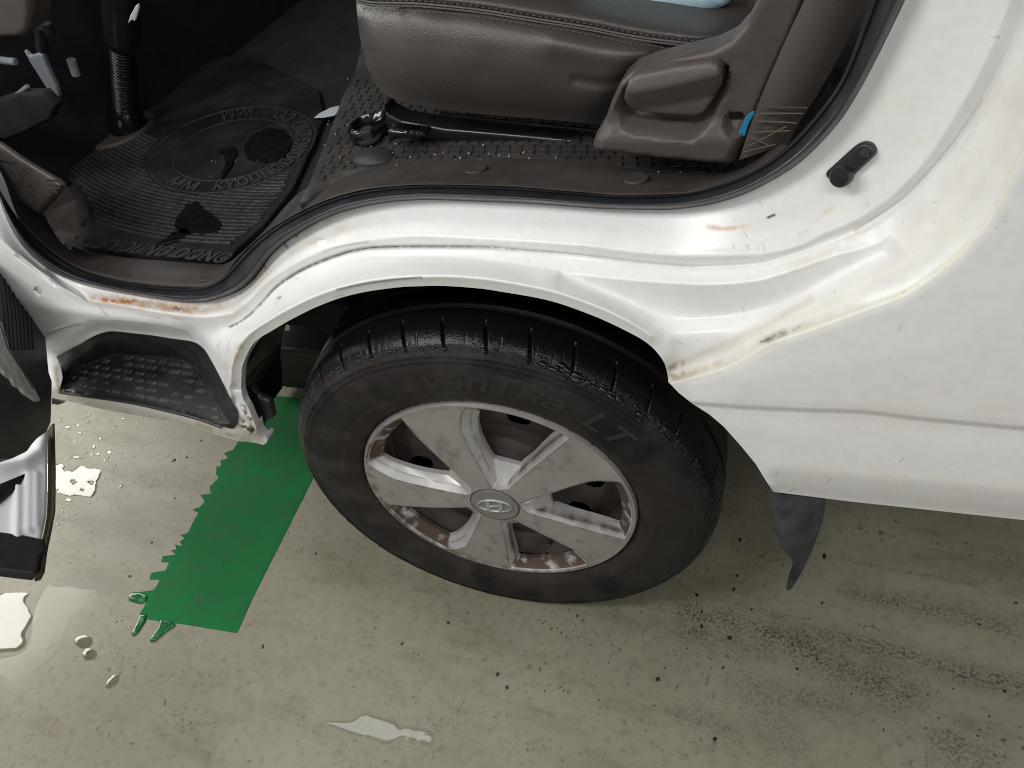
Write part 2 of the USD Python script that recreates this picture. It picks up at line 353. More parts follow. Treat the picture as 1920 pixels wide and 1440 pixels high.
for line, w, s in [([(1555, 1042), (1640, 1060), (1835, 1097)], .003, .5),
                   ([(1290, 1150), (1400, 1175), (1500, 1200)], .03, .6), ([(1480, 1200), (1600, 1262), (1690, 1295)], .032, .62), ([(1300, 1130), (1480, 1165)], .02, .35),
                   ([(1540, 1190), (1700, 1228), (1830, 1270)], .018, .55), ([(1290, 1180), (1450, 1205)], .035, .42), ([(1150, 1150), (1290, 1190)], .03, .25),
                   ([(1600, 1112), (1780, 1150), (1900, 1180)], .016, .5), ([(1400, 1290), (1560, 1320)], .03, .35),
                   ([(1300, 1340), (1360, 1370)], .025, .3), ([(1780, 1400), (1850, 1430)], .03, .5), ([(1820, 1262), (1915, 1288)], .016, .6), ([(1430, 1320), (1480, 1400)], .03, .3),
                   ([(215, 880), (330, 905), (420, 925)], .035, .42), ([(240, 830), (380, 850)], .05, .3), ([(120, 960), (330, 985)], .05, .2), ([(130, 1085), (230, 1110)], .02, .28),  # below the step: dirt streaks plus painted shade of truck and door
                   ([(470, 1350), (290, 1365)], .004, .25), ([(360, 1370), (300, 1380)], .004, .2), ([(600, 1065), (650, 1100)], .003, .25)]:
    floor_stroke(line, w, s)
obj('garage_floor', (fv, grid_faces(len(xs), len(ys))), 'floor', extra={'stain_shade': stain_shade}, label='smooth grey green painted concrete garage floor, wet and dirty', category='floor', kind='structure')

# green painted mark with ragged left side
green = [(445, 1187), (470, 1130), (515, 1040), (587, 897), (640, 800), (660, 757), (503, 741), (447, 828), (437, 843), (420, 850), (427, 860), (413, 863),
         (414, 876), (406, 873), (405, 890), (410, 896), (399, 908), (392, 912), (396, 926), (375, 928), (384, 940), (374, 952), (360, 955), (372, 962), (364, 975), (352, 1000), (338, 1003),
         (346, 1010), (336, 1016), (342, 1024), (326, 1021), (332, 1030), (320, 1032), (329, 1040), (305, 1043), (302, 1054), (317, 1055), (310, 1070), (284, 1074), (280, 1087), (300, 1087), (290, 1106), (262, 1110),
         (247, 1111), (240, 1127), (262, 1133), (276, 1128), (262, 1151), (267, 1160), (300, 1165), (340, 1170), (400, 1180)]
obj('green_floor_mark', slab(green, PZ(.0), .0012, .001, .012), 'green_paint', label='green painted rectangle on the floor with ragged left edge', category='floor marking')
DRIP = [[(263, 1152), (276, 1153), (272, 1166), (258, 1187), (250, 1193), (246, 1189), (252, 1178)], [(300, 1162), (322, 1166), (330, 1172), (312, 1184), (290, 1203), (281, 1204), (283, 1196), (298, 1176)],
        [(243, 1113), (262, 1112), (278, 1118), (274, 1128), (262, 1132), (246, 1127), (241, 1122)]]
for k, dr in enumerate(DRIP):
    obj('paint_drip', slab(px_poly(dr, PZ(.0012), .002), PZ(.0012), .003, .004, .003), 'green_drip', '/World/green_floor_mark')

# ------------------------------------------------------------------ water on the floor
WATER = [
  ('bright ragged puddle beside the bottom edge of the open door', [(90, 862), (103, 868), (120, 872), (124, 882), (137, 882), (147, 872), (158, 874), (172, 878), (185, 878), (190, 884), (187, 896), (180, 905), (181, 922), (172, 935), (160, 931), (144, 928), (130, 930), (112, 925), (98, 922), (84, 925), (60, 905), (60, 870)]),
  ('large shallow puddle reaching the lower left corner', [(-40, 1120), (20, 1110), (52, 1112), (75, 1103), (97, 1088), (104, 1098), (108, 1112), (122, 1097), (140, 1098), (138, 1110), (124, 1117), (128, 1124), (120, 1130), (102, 1126), (112, 1118), (100, 1114), (76, 1104), (50, 1115), (46, 1132), (56, 1142), (62, 1160), (55, 1172), (45, 1190), (50, 1202), (42, 1217), (30, 1222), (0, 1223), (-40, 1225)]),
  ('long pointed puddle in front of the wheel near the bottom of the photo', [(598, 1353), (640, 1352), (660, 1352), (676, 1340), (684, 1336), (704, 1344), (724, 1348), (742, 1353), (750, 1366), (766, 1360), (785, 1366), (808, 1371), (816, 1377), (815, 1391), (806, 1397), (785, 1393), (757, 1383), (742, 1388), (728, 1397), (712, 1394), (690, 1385), (668, 1380), (640, 1370)]),
  ('thin sliver of water below the pointed puddle', [(750, 1399), (760, 1401), (778, 1405), (784, 1411), (770, 1409), (752, 1404)]),
  ('small round puddle below the green floor mark', [(140, 1198), (150, 1192), (165, 1191), (174, 1197), (172, 1210), (160, 1216), (148, 1214), (139, 1206)]),
  ('small drop shaped puddle under the round one', [(154, 1226), (160, 1217), (172, 1215), (182, 1222), (180, 1234), (168, 1240), (156, 1238)]),
  ('slanted teardrop puddle left of the green mark drips', [(196, 1285), (205, 1272), (215, 1264), (225, 1263), (222, 1278), (210, 1290), (198, 1292)]),
  ('broad thin water film over the lower left floor, below the door and the green mark', [(-40, 1236), (20, 1232), (46, 1224), (60, 1200), (62, 1150), (80, 1112), (97, 1090), (106, 1104), (124, 1100), (140, 1102), (152, 1104), (170, 1104), (188, 1108), (190, 1120), (205, 1116), (214, 1128), (230, 1132), (240, 1144), (248, 1158), (300, 1176), (330, 1180), (345, 1190), (357, 1202), (358, 1220), (357, 1240), (366, 1258), (384, 1265), (402, 1262), (415, 1255), (430, 1240), (445, 1240), (465, 1250), (500, 1262), (506, 1275), (502, 1290), (490, 1308), (486, 1330), (484, 1350), (450, 1352), (420, 1370), (400, 1410), (390, 1460), (-40, 1460)]),
]
for lab, poly in WATER:
    film = 'film' in lab
    q_ = resample(soft(poly, 1 if 'pointed' in lab or 'sliver' in lab else 2), 2.5, True); c_ = q_.mean(0)
    T_ = np.roll(q_, -1, 0) - np.roll(q_, 1, 0); T_ /= np.linalg.norm(T_, axis=1)[:, None] + 1e-9
    q_ = q_ + np.c_[-T_[:, 1], T_[:, 0]] * (1.5 if 'pointed' in lab or 'sliver' in lab else 5 if len(poly) > 12 else 3) * (meshkit.fbm(np.c_[q_ / 13, np.zeros(len(q_))], 4, 17)[:, None] - .5)
    g = px_poly(q_, PZ(.0004), .0006)
    if 'ragged puddle' in lab:
        for hx, hy, hr in ((138, 903, .006), (172, 905, .006), (155, 919, .0035), (105, 920, .004), (124, 879, .007)):
            h0 = at_z([(hx, hy)], 0)[0]; g = g.difference(affinity.scale(Point(h0[0], h0[1]).buffer(hr), 1.3, .8))
    if g.geom_type != 'Polygon': g = max(g.geoms, key=lambda k_: k_.area)
    def hf(p, d): return .0005 * (1 - np.exp(-d / .004)) + .00005 * (meshkit.noise(np.c_[p * 14, np.zeros(len(p))], 5) - .5) * np.clip(d / .02, 0, 1)
    obj('puddle', slab(g, PZ(.0004 if not film else .0003), .0007 if not film else .00035, .0012, .005, hf if not film else None), 'water' if not film else 'water_film', smooth=True, label=lab, category='puddle', group='water on the garage floor')
for k_, (x, y, w, h) in enumerate([(126, 800, 14, 4), (146, 797, 8, 4), (205, 848, 8, 5), (187, 823, 6, 4), (172, 852, 5, 5), (143, 857, 10, 4), (176, 837, 7, 5), (184, 851, 6, 5), (128, 937, 14, 6), (233, 784, 6, 3), (150, 812, 8, 4), (110, 812, 6, 4), (196, 863, 4, 4), (215, 871, 5, 3), (140, 828, 7, 4), (160, 806, 5, 3)]):
    t_ = np.linspace(0, 2 * np.pi, 14)[:-1]; r_ = rng.uniform(.6, 1.25, 13)
    obj('puddle', slab(px_poly(soft(np.c_[x + w * .6 * r_ * np.cos(t_), y + h * .6 * r_ * np.sin(t_)], 1), PZ(.0004)), PZ(.0004), .0006, .0006, .003), 'water', smooth=True, label='small flat splash of water reflecting white on the floor below the step', category='puddle', group='small splashes below the step')
drops = []
def droplet(p, r, z=0.0001, sq=.2):
    s = trimesh.creation.icosphere(2, 1.0); v = np.array(s.vertices); a = np.arctan2(v[:, 1], v[:, 0])
    k = 1 + .25 * np.sin(2 * a + p[0] * 90) + .15 * np.sin(3 * a + p[1] * 70)
    v = v * np.c_[r * k, r * k, np.full(len(v), r * sq)]
    return v + np.array([p[0], p[1], z]), np.array(s.faces)
for _ in range(120):
    c = [(185, 820, 70, 26), (190, 850, 60, 22), (150, 790, 50, 14), (130, 950, 50, 40), (210, 900, 40, 30)][rng.integers(5)]
    q = at_z([(rng.normal(c[0], c[2] * .45), rng.normal(c[1], c[3] * .5))], 0)[0]
    drops.append(droplet(q, rng.choice([.0015, .002, .003, .005], p=[.4, .3, .2, .1])))
for _ in range(70):
    c = [(240, 1170, 60, 20), (290, 1300, 90, 50), (330, 1330, 60, 30), (760, 1320, 110, 40), (840, 1350, 40, 30), (380, 1270, 40, 14)][rng.integers(6)]
    q = at_z([(rng.normal(c[0], c[2] * .5), rng.normal(c[1], c[3] * .5))], 0)[0]
    drops.append(droplet(q, rng.choice([.0012, .002, .003], p=[.4, .35, .25])))
obj('water_droplets', join(*drops), 'water', smooth=True, label='loose water droplets scattered over the floor around the puddles', category='water', kind='stuff')

# loose dark bits on the floor
BITS = [(326, 863, 12, 7), (350, 857, 6, 4), (377, 826, 5, 4), (244, 1079, 9, 8), (492, 1213, 5, 8), (370, 1121, 13, 6), (461, 1011, 10, 4), (592, 1038, 4, 4), (1546, 1043, 6, 13), (1387, 1013, 6, 7), (1376, 1105, 5, 7), (1306, 1116, 6, 5),
        (1317, 1174, 7, 6), (1368, 1196, 8, 5), (1383, 1080, 6, 4), (1356, 1252, 4, 4), (1340, 1386, 8, 5), (1233, 1274, 9, 6), (1316, 1147, 4, 4), (1409, 1143, 4, 4), (1836, 1171, 4, 4), (1905, 1131, 4, 4), (1883, 1296, 5, 4), (1494, 1254, 4, 3), (841, 1168, 5, 5),
        (754, 1207, 5, 5), (933, 1265, 5, 6), (1082, 1155, 4, 4), (950, 1289, 5, 6), (1542, 1131, 4, 4), (285, 1017, 4, 4), (328, 934, 4, 3)]
NAMED = {(326, 863): 'largest black fragment on the floor just below the rubber step', (350, 857): 'small black fragment right beside the largest one below the step', (377, 826): 'black speck close under the white edge of the step', (244, 1079): 'pointed black fragment left of the green mark near the open door',
         (492, 1213): 'upright black seed below the right corner of the green mark', (370, 1121): 'black fragment lying on the lower end of the green mark', (461, 1011): 'thin black sliver lying in the middle of the green mark', (592, 1038): 'black dot between the green mark and the tyre',
         (1546, 1043): 'curved black sliver right beside the mud flap', (1387, 1013): 'black fragment between the tyre and the mud flap', (1233, 1274): 'black fragment well below the tyre, right of its lowest point', (1340, 1386): 'elongated black fragment nearest the bottom edge, right of centre'}
for x, y, w, h in BITS:
    o = at_z([(x, y)], 0)[0]; a = rng.uniform(0, 6.28, 9); ang = np.sort(a)
    r = .0012 + .5 * np.array([w * .95, h * 1.35]) * .00075
    ring = np.stack([np.cos(ang) * r[0] * rng.uniform(.7, 1.2, 9), np.sin(ang) * r[1] * rng.uniform(.7, 1.2, 9)], 1)
    g = Polygon(ring).convex_hull; g = affinity.translate(g, o[0], o[1])
    obj('black_fragment', slab(g, PZ(0.0), .0016, .0012, .004), 'debris', label=NAMED.get((x, y), 'tiny black leaf or grit fragment lying loose on the garage floor'), category='debris', group='black fragments on the garage floor')
grit = []
for _ in range(420):
    c = [(1400, 1170, 160, 60), (1100, 1180, 260, 70), (1350, 1300, 300, 90), (860, 1250, 200, 80), (1700, 1330, 160, 80), (300, 900, 120, 60)][rng.integers(6)]
    x, y = rng.normal(c[0], c[2] * .6), rng.normal(c[1], c[3] * .6)
    if not (0 < x < 1930 and 760 < y < 1445): continue
    q = at_z([(x, y)], 0)[0]; s = trimesh.creation.icosphere(0, 1.0)
    r = rng.choice([.0007, .001, .0015], p=[.5, .35, .15])
    grit.append((np.array(s.vertices) * [r, r * rng.uniform(.6, 1.6), r * .5] + q, np.array(s.faces)))
obj('floor_grit', join(*grit), 'debris', label='fine dark grit sprinkled over the painted floor', category='grit', kind='stuff')

# ================================================================== TRUCK
truck = group('truck', label='white cab-over truck with its front door open, seen over the front wheel', category='truck')

# ---- white body sheet: curves of the panel in order from the door seal outward (image points, depth in metres behind the side plane)
K0 = [(-40, 300), (-10, 350), (8, 400), (27, 440), (50, 472), (72, 493), (93, 508), (120, 522), (150, 533), (180, 541), (217, 548), (267, 557), (320, 565), (350, 568), (380, 567), (421, 557), (448, 546), (469, 531), (488, 509), (507, 482), (532, 458), (564, 436), (597, 417), (640, 399), (691, 386), (746, 378), (800, 375), (895, 378), (1007, 383), (1140, 392), (1240, 394), (1313, 387), (1380, 370), (1440, 343), (1497, 307), (1540, 267), (1580, 220), (1613, 167), (1647, 103), (1673, 50), (1697, 0), (1740, -110)]
K1 = [(-60, 400), (-10, 440), (27, 473), (93, 522), (167, 563), (217, 570), (320, 588), (380, 594), (430, 588), (465, 563), (503, 526), (543, 500), (607, 471), (690, 452), (781, 444), (895, 449), (1000, 455), (1100, 462), (1183, 473), (1287, 481), (1412, 479), (1500, 462), (1537, 443), (1604, 414), (1680, 362), (1740, 296), (1790, 219), (1850, 110), (1895, 0), (1930, -100)]
K2 = [(-60, 430), (0, 470), (60, 515), (110, 545), (160, 575), (240, 590), (300, 600), (350, 609), (407, 617), (431, 613), (461, 596), (488, 571), (515, 541), (543, 520), (575, 502), (624, 482), (664, 470), (705, 464), (786, 462), (895, 463), (1000, 470), (1100, 479), (1204, 492), (1308, 500), (1412, 495), (1500, 472), (1540, 457), (1595, 434), (1640, 409), (1686, 377), (1743, 320), (1766, 295), (1801, 251), (1842, 187), (1880, 117), (1913, 47), (1935, -10), (1965, -100)]
K3 = [(700, 480), (830, 481), (950, 492), (1100, 517), (1204, 527), (1329, 533), (1412, 527), (1480, 508), (1560, 480), (1652, 453), (1709, 409), (1743, 372), (1789, 308), (1840, 230), (1890, 140), (1930, 55), (1990, -100)]
K3b = [(1110, 541), (1204, 560), (1300, 577), (1400, 572), (1480, 548), (1560, 512), (1660, 470)]
K4 = [(1251, 690), (1340, 655), (1447, 612), (1560, 560), (1660, 512), (1745, 455), (1815, 385), (1868, 300), (1905, 220), (1940, 120), (2000, -60)]
K5 = [(1256, 716), (1290, 708), (1363, 686), (1447, 641), (1513, 618), (1613, 581), (1697, 549), (1747, 517), (1793, 480), (1820, 452), (1850, 416), (1876, 370), (1897, 325), (1922, 270), (1950, 190), (2000, 40), (2060, -100)]
LIP = [(477, 793), (472, 781), (465, 764), (456, 748), (452, 727), (453, 696), (461, 669), (477, 642), (510, 620), (548, 598), (597, 574), (651, 555), (705, 544), (773, 537), (820, 536), (900, 541), (940, 547), (1023, 562), (1107, 590), (1173, 620), (1213, 643), (1237, 667), (1248, 687), (1253, 716)]
LIP2 = [(440, 775), (432, 745), (430, 726), (433, 690), (445, 655), (465, 628), (500, 603), (540, 580), (590, 556), (650, 536), (705, 525), (773, 519), (830, 518), (900, 522), (950, 529), (1030, 545), (1110, 571), (1180, 603), (1222, 630)]
RB = [(1253, 716), (1273, 737), (1300, 758), (1330, 777), (1357, 800), (1390, 837), (1417, 870), (1437, 903), (1450, 922), (1600, 941), (1760, 958), (1920, 975), (2060, 990)]
STEP = [(105, 669), (121, 660), (149, 646), (176, 630), (192, 624), (208, 621), (250, 625), (286, 629), (323, 635), (362, 641), (380, 653), (396, 678), (412, 708), (428, 740), (447, 782), (436, 804), (415, 800), (364, 782), (309, 768), (240, 753), (149, 740), (110, 733), (117, 708), (114, 688)]
FOOT = [(477, 793), (480, 800), (482, 812), (490, 822), (497, 818), (502, 823), (500, 830), (493, 834), (477, 830), (447, 827), (401, 814), (355, 798), (263, 780), (195, 768), (126, 752), (60, 738), (-60, 700)]
K0s = spline(K0, step=4)
outer = list(map(tuple, K0s)) + [(2060, -110), (2060, 990)] + RB[::-1][1:] + list(map(tuple, spline(LIP, step=4)))[::-1] + FOOT + [(-60, 400)]
white_poly = Polygon(outer).buffer(0)
if white_poly.geom_type != 'Polygon': white_poly = max(white_poly.geoms, key=lambda g: g.area)
white_poly = white_poly.difference(Polygon(spline(STEP + STEP[:1], step=3)).buffer(-1.2))
ctl = []
def curve(c, y, step=6):
    c = np.asarray(c, float); y = np.broadcast_to(np.asarray(y, float), (len(c),))
    ctl.append(spline(np.c_[c, y], step=step))
def ramp_y(c, keys):
    c = np.asarray(c, float); return np.interp(c[:, 0], [k[0] for k in keys], [k[1] for k in keys])
Y0 = .100
curve(K0, Y0)
curve(np.array(spline(K0, step=8)) + 0, Y0)
curve(K1, ramp_y(K1, [(-60, .076), (200, .073), (400, .069), (700, .063), (1100, .061), (1450, .064), (1700, .070), (1930, .070)]))
curve(K2, ramp_y(K2, [(-60, .070), (160, .072), (400, .071), (700, .0675), (1100, .066), (1450, .069), (1700, .077), (1960, .077)]))
curve(K3, ramp_y(K3, [(700, .058), (830, .054), (1100, .045), (1412, .046), (1652, .054), (1990, .056)]))
curve([(1060, 524), (1130, 548), (1200, 578), (1260, 597), (1330, 594), (1400, 585), (1480, 556), (1560, 515), (1660, 472)], [.040, .047, .048, .048, .048, .048, .049, .050, .052])
curve([(1110, 556), (1180, 588), (1232, 614), (1290, 622), (1350, 615), (1420, 594)], [.020, .021, .024, .027, .031, .037])
curve(K4, ramp_y(K4, [(1251, .018), (1447, .022), (1745, .026), (2000, .026)]))
curve(np.array(K4) + [2, 10], ramp_y(K4, [(1251, .017), (1447, .020), (1745, .022), (2000, .022)]))
curve(np.array(K5) - [3, 6], ramp_y(K5, [(1256, .010), (1747, .012), (2060, .012)]))
curve(K5, ramp_y(K5, [(1256, .000), (2060, .000)]))
curve(np.array(K5) + [3, 7], -.0025)
curve(LIP, ramp_y(LIP, [(452, .012), (500, .008), (800, .004), (1253, .004)]))
curve(LIP2, ramp_y(LIP2, [(430, .002), (500, .002), (800, -.002), (1222, .000)]))
curve(np.array(LIP2) + [-2, -5], ramp_y(LIP2, [(430, .006), (500, .006), (800, .002), (1222, .003)]))
curve(RB[:9], -.002)
curve(RB[8:], .014)
curve([(1448, 905), (1600, 921), (1760, 937), (1920, 953), (2060, 966)], .004)
curve([(1440, 878), (1600, 893), (1760, 908), (1920, 924), (2060, 938)], -.004)
CR1 = [(1300, 757), (1450, 767), (1530, 770), (1600, 772), (1650, 776), (1700, 783), (1800, 793), (1920, 804), (2060, 818)]
curve(np.array(CR1) + [0, -4], -.006); curve(np.array(CR1) + [0, 3], -.001)
curve([(1380, 800), (1600, 830), (1900, 850)], -.003)
curve([(1400, 710), (1600, 680), (1800, 640), (1900, 560), (1960, 480)], -.006)
curve([(2060, 100), (2060, 700)], -.006)
# step area
curve([(-60, 540), (0, 552), (80, 579), (149, 590), (240, 602), (309, 611), (343, 621)], [.060, .060, .058, .060, .063, .066, .074])
curve([(-60, 560), (0, 570), (80, 586), (149, 597), (240, 609), (300, 618)], [.064, .064, .064, .067, .072, .078])
curve([(100, 662), (121, 655), (149, 641), (176, 625), (192, 619), (250, 621), (323, 631), (362, 638)], [.062, .066, .074, .080, .083, .086, .086, .084])
curve(STEP[:10], [.060, .064, .072, .079, .083, .085, .087, .088, .087, .084])
curve([(362, 641), (380, 653), (396, 678), (412, 708), (428, 740), (447, 782)], [.084, .076, .062, .044, .026, .004])
curve([(372, 630), (392, 648), (410, 678), (424, 708), (438, 740)], [.070, .058, .042, .026, .012])
curve([(447, 782), (436, 804), (415, 800), (364, 782), (309, 768), (240, 753), (149, 740), (110, 733)], [.002, -.002, -.003, -.003, -.003, -.003, -.003, -.002])
curve([(480, 805), (447, 812), (401, 800), (355, 787), (263, 768), (195, 755), (126, 742)], [.002, -.003, -.004, -.004, -.004, -.004, -.004])
curve(FOOT[6:], [.016, .014, .012, .012, .012, .012, .012, .012, .012, .012, .02])
curve([(105, 669), (114, 688), (117, 708), (110, 733)], [.060, .040, .020, -.002])
curve([(-60, 600), (0, 640), (95, 660)], [.06, .06, .06]); curve([(-60, 690), (60, 725), (100, 732)], [.0, .0, .0])
curve([(440, 640), (425, 680), (428, 715)], [.030, .020, .012]); curve([(470, 615), (520, 575), (600, 535), (700, 506), (800, 498), (900, 503), (1000, 517)], [.036, .036, .034, .032, .030, .030, .030])
curve([(2060, -110), (2060, -60)], -.006)
C = np.vstack(ctl)
_, ui = np.unique(np.round(C[:, :2] / 2), axis=0, return_index=True); C = C[ui]
tri_in = LinearNDInterpolator(C[:, :2], C[:, 2])
GX0, GY0, ST = -70, -120, 2
ggx, ggy = np.meshgrid(np.arange(GX0, 2072, ST), np.arange(GY0, 1000, ST))
H = tri_in(ggx, ggy); bad = np.isnan(H)
if bad.any():
    good = cKDTree(np.c_[ggx[~bad], ggy[~bad]]); H[bad] = H[~bad][good.query(np.c_[ggx[bad], ggy[bad]])[1]]
def dist_px(line, pts, reach):
    L = LineString(line); x0, y0, x1, y1 = L.bounds
    k = np.nonzero((pts[:, 0] > x0 - reach) & (pts[:, 0] < x1 + reach) & (pts[:, 1] > y0 - reach) & (pts[:, 1] < y1 + reach))[0]
    P = shapely.points(pts[k]); return k, shapely.distance(P, L), shapely.line_locate_point(L, P, normalized=True)
Hs = gaussian_filter(H, 1.3); Hw = gaussian_filter(H, 3.6)
gp = np.c_[ggx.ravel(), ggy.ravel()].astype(float)
wgt = np.zeros(len(gp))
for c in (K5, K1, CR1, LIP2, K3):      # keep these edges crisp, let the rest flow
    k, d, _ = dist_px(spline(c, step=6), gp, 30); wgt[k] = np.maximum(wgt[k], np.exp(-(d / 9) ** 2))
wgt = wgt.reshape(H.shape); Hf = Hs * wgt + Hw * (1 - wgt)
grooves = np.zeros(len(gp))
def groove(line, depth, w, fade=.0):
    k, d, t = dist_px(spline(line, step=5), gp, w * 4)
    a = np.clip(np.minimum(t, 1 - t) / max(fade, 1e-6), 0, 1) if fade else 1
    grooves[k] += depth * a * np.exp(-(d / w) ** 2)
groove(K2[8:22], .0045, 3.2, .25); groove(K2[20:27], .002, 3, .3); groove(K2[26:], .002, 4, .3)
groove([(84, 500), (120, 527), (150, 546), (168, 567)], .003, 3, .1); groove([(27, 476), (70, 508), (110, 540)], .003, 2.5, .1)
groove([(88, 626), (120, 614), (153, 609)], .0016, 2.5, .2); groove([(66, 540), (78, 552)], .004, 4, .1)
groove([(607, 471), (650, 462), (700, 455)], .001, 2, .3); groove([(435, 727), (450, 731)], .002, 2.2)
Hf = Hf + grooves.reshape(H.shape)
from scipy.ndimage import map_coordinates
def depth_at(p): return map_coordinates(Hf, [(p[:, 1] - GY0) / ST, (p[:, 0] - GX0) / ST], order=1, mode='nearest')
bp, bf = tri_poly(white_poly, 2.0)
by = depth_at(bp); bv = at_y(bp, by)
# ---- dirt, rust, scratches, dark groove lines and painted shade of the white paint
bc = np.tile([.755, .75, .738], (len(bp), 1)); br = np.full(len(bp), .26)
nz1 = meshkit.fbm(np.c_[bp / 60, np.zeros(len(bp))], 4, 1); nz2 = meshkit.fbm(np.c_[bp / 14, np.ones(len(bp))], 4, 2); nz3 = meshkit.fbm(np.c_[bp / 5, np.ones(len(bp))], 3, 9)
def stain_shade_px(line, w, col, s, thr=0., nz=None, wob=.6):
    k, d, t = dist_px(line if len(line) > 1 else [line[0], (line[0][0] + .5, line[0][1])], bp, w * 3)
    n = (nz2 if nz is None else nz)[k]
    a = s * np.exp(-(d / w * (1 + wob * (n - .5) * 2)) ** 2) * np.clip((n - thr) / max(.5 - thr, .05), 0, 1.3)
    a = np.clip(a, 0, 1)[:, None]; bc[k] = bc[k] * (1 - a) + np.array(col) * a; br[k] = np.clip(br[k] + a[:, 0] * .3, 0, 1)
base_g = np.clip((nz1 - .48) * 1.0, 0, .14)[:, None]; bc = bc * (1 - base_g) + np.array([.68, .665, .61]) * base_g
YEL, BEI, BRN, RUST, GRY = (.66, .62, .43), (.62, .575, .47), (.30, .21, .14), (.42, .17, .06), (.30, .31, .33)
stain_shade_px(spline(K5, step=8)[:200], 8, YEL, .38, -.6, nz1); stain_shade_px(spline(np.array(K5[:6]) - [0, 12], step=8), 9, (.47, .41, .34), .5, -.3, wob=.3)
stain_shade_px(spline(K4, step=8), 30, (.60, .585, .52), .6, -.1, nz1); stain_shade_px([(1260, 690), (1350, 648), (1440, 608), (1520, 560)], 8, (.50, .45, .38), .45, -.1, wob=.3)  # wide channel band: dirt, plus shade of its facing put into colour
stain_shade_px([(1480, 500), (1560, 470), (1640, 420)], 14, BEI, .35, .4); stain_shade_px([(1700, 440), (1800, 330), (1880, 180)], 34, (.62, .605, .545), .55, .0, nz1)
stain_shade_px([(1440, 637), (1455, 630), (1470, 624)], 6, (.20, .16, .13), .9, .1, nz3); stain_shade_px([(1427, 641), (1440, 637)], 3, (.2, .16, .13), .8, .1); stain_shade_px([(1488, 619), (1500, 612)], 2.2, (.26, .2, .15), .8, .1)
stain_shade_px([(1256, 690), (1280, 680)], 5, BRN, .6, .3); stain_shade_px([(1262, 705), (1280, 700)], 5, BRN, .75, .25); stain_shade_px([(1265, 712), (1350, 680)], 4, (.5, .38, .24), .5, .3)
stain_shade_px([(175, 559), (230, 566), (300, 575), (370, 580), (420, 572)], 9, (.60, .44, .32), .75, .15)
stain_shade_px([(210, 558), (300, 572), (380, 582)], 10, (.40, .25, .15), .45, .52, nz3); stain_shade_px([(195, 563), (235, 566), (252, 565)], 4.5, RUST, .9, .3, nz3)
stain_shade_px([(325, 577), (350, 580)], 4, (.14, .08, .05), .85, .35, nz3); stain_shade_px([(260, 570), (320, 582), (360, 588)], 8, (.58, .36, .22), .5, .3)
stain_shade_px([(470, 520), (560, 460), (640, 430)], 16, BEI, .45, .4); stain_shade_px([(430, 590), (470, 560), (500, 520)], 14, (.6, .58, .5), .5, .3, nz2); stain_shade_px([(540, 440), (620, 412), (720, 395)], 6, (.62, .55, .4), .4, .45)
stain_shade_px([(425, 690), (436, 670), (450, 650)], 10, (.5, .4, .29), .55, .35); stain_shade_px([(412, 690), (425, 730), (440, 775)], 7, (.45, .34, .25), .5, .35)
stain_shade_px([(440, 790), (465, 800), (480, 815)], 15, (.52, .42, .30), .7, .2); stain_shade_px([(452, 792), (466, 802), (472, 806)], 9, (.05, .03, .02), 1., .53, nz3); stain_shade_px([(455, 760), (462, 775), (470, 785)], 5, (.12, .08, .05), .8, .45, nz3)
stain_shade_px([(130, 750), (260, 778), (355, 797), (447, 826)], 6, (.55, .50, .38), .5, .3); stain_shade_px([(370, 795), (430, 816), (480, 832)], 5, (.50, .38, .22), .6, .3); stain_shade_px([(105, 690), (108, 720), (112, 732)], 7, (.35, .26, .18), .7, .2)
stain_shade_px([(1330, 425), (1345, 428), (1370, 428), (1400, 424)], 4.5, (.66, .52, .36), .9, .2); stain_shade_px([(1560, 390), (1545, 400), (1535, 408)], 6, (.62, .54, .38), .5, .3)
stain_shade_px([(1440, 408), (1449, 404), (1452, 403)], 2.6, (.06, .03, .02), 1., 0); stain_shade_px([(1560, 378), (1600, 372)], 14, (.70, .71, .66), .4, .2)
stain_shade_px([(1560, 120), (1680, 200), (1720, 240)], 40, (.74, .74, .66), .4, .3, nz1); stain_shade_px([(1700, 250), (1725, 265)], 12, (.66, .6, .45), .3, .4); stain_shade_px([(1600, 800), (1900, 740)], 90, (.74, .72, .69), .5, .35, nz1); stain_shade_px([(1500, 880), (1900, 915)], 14, (.78, .72, .62), .35, .3)
stain_shade_px([(600, 545), (680, 532), (760, 527)], 4, (.55, .52, .45), .25, .4)
def tick(line, w=1.2, col=GRY, s=.62): stain_shade_px(line, w, col, s, -2., wob=0)
tick([(632, 543), (690, 531), (740, 524), (790, 520)], 2.0, (.22, .24, .27), 1.)
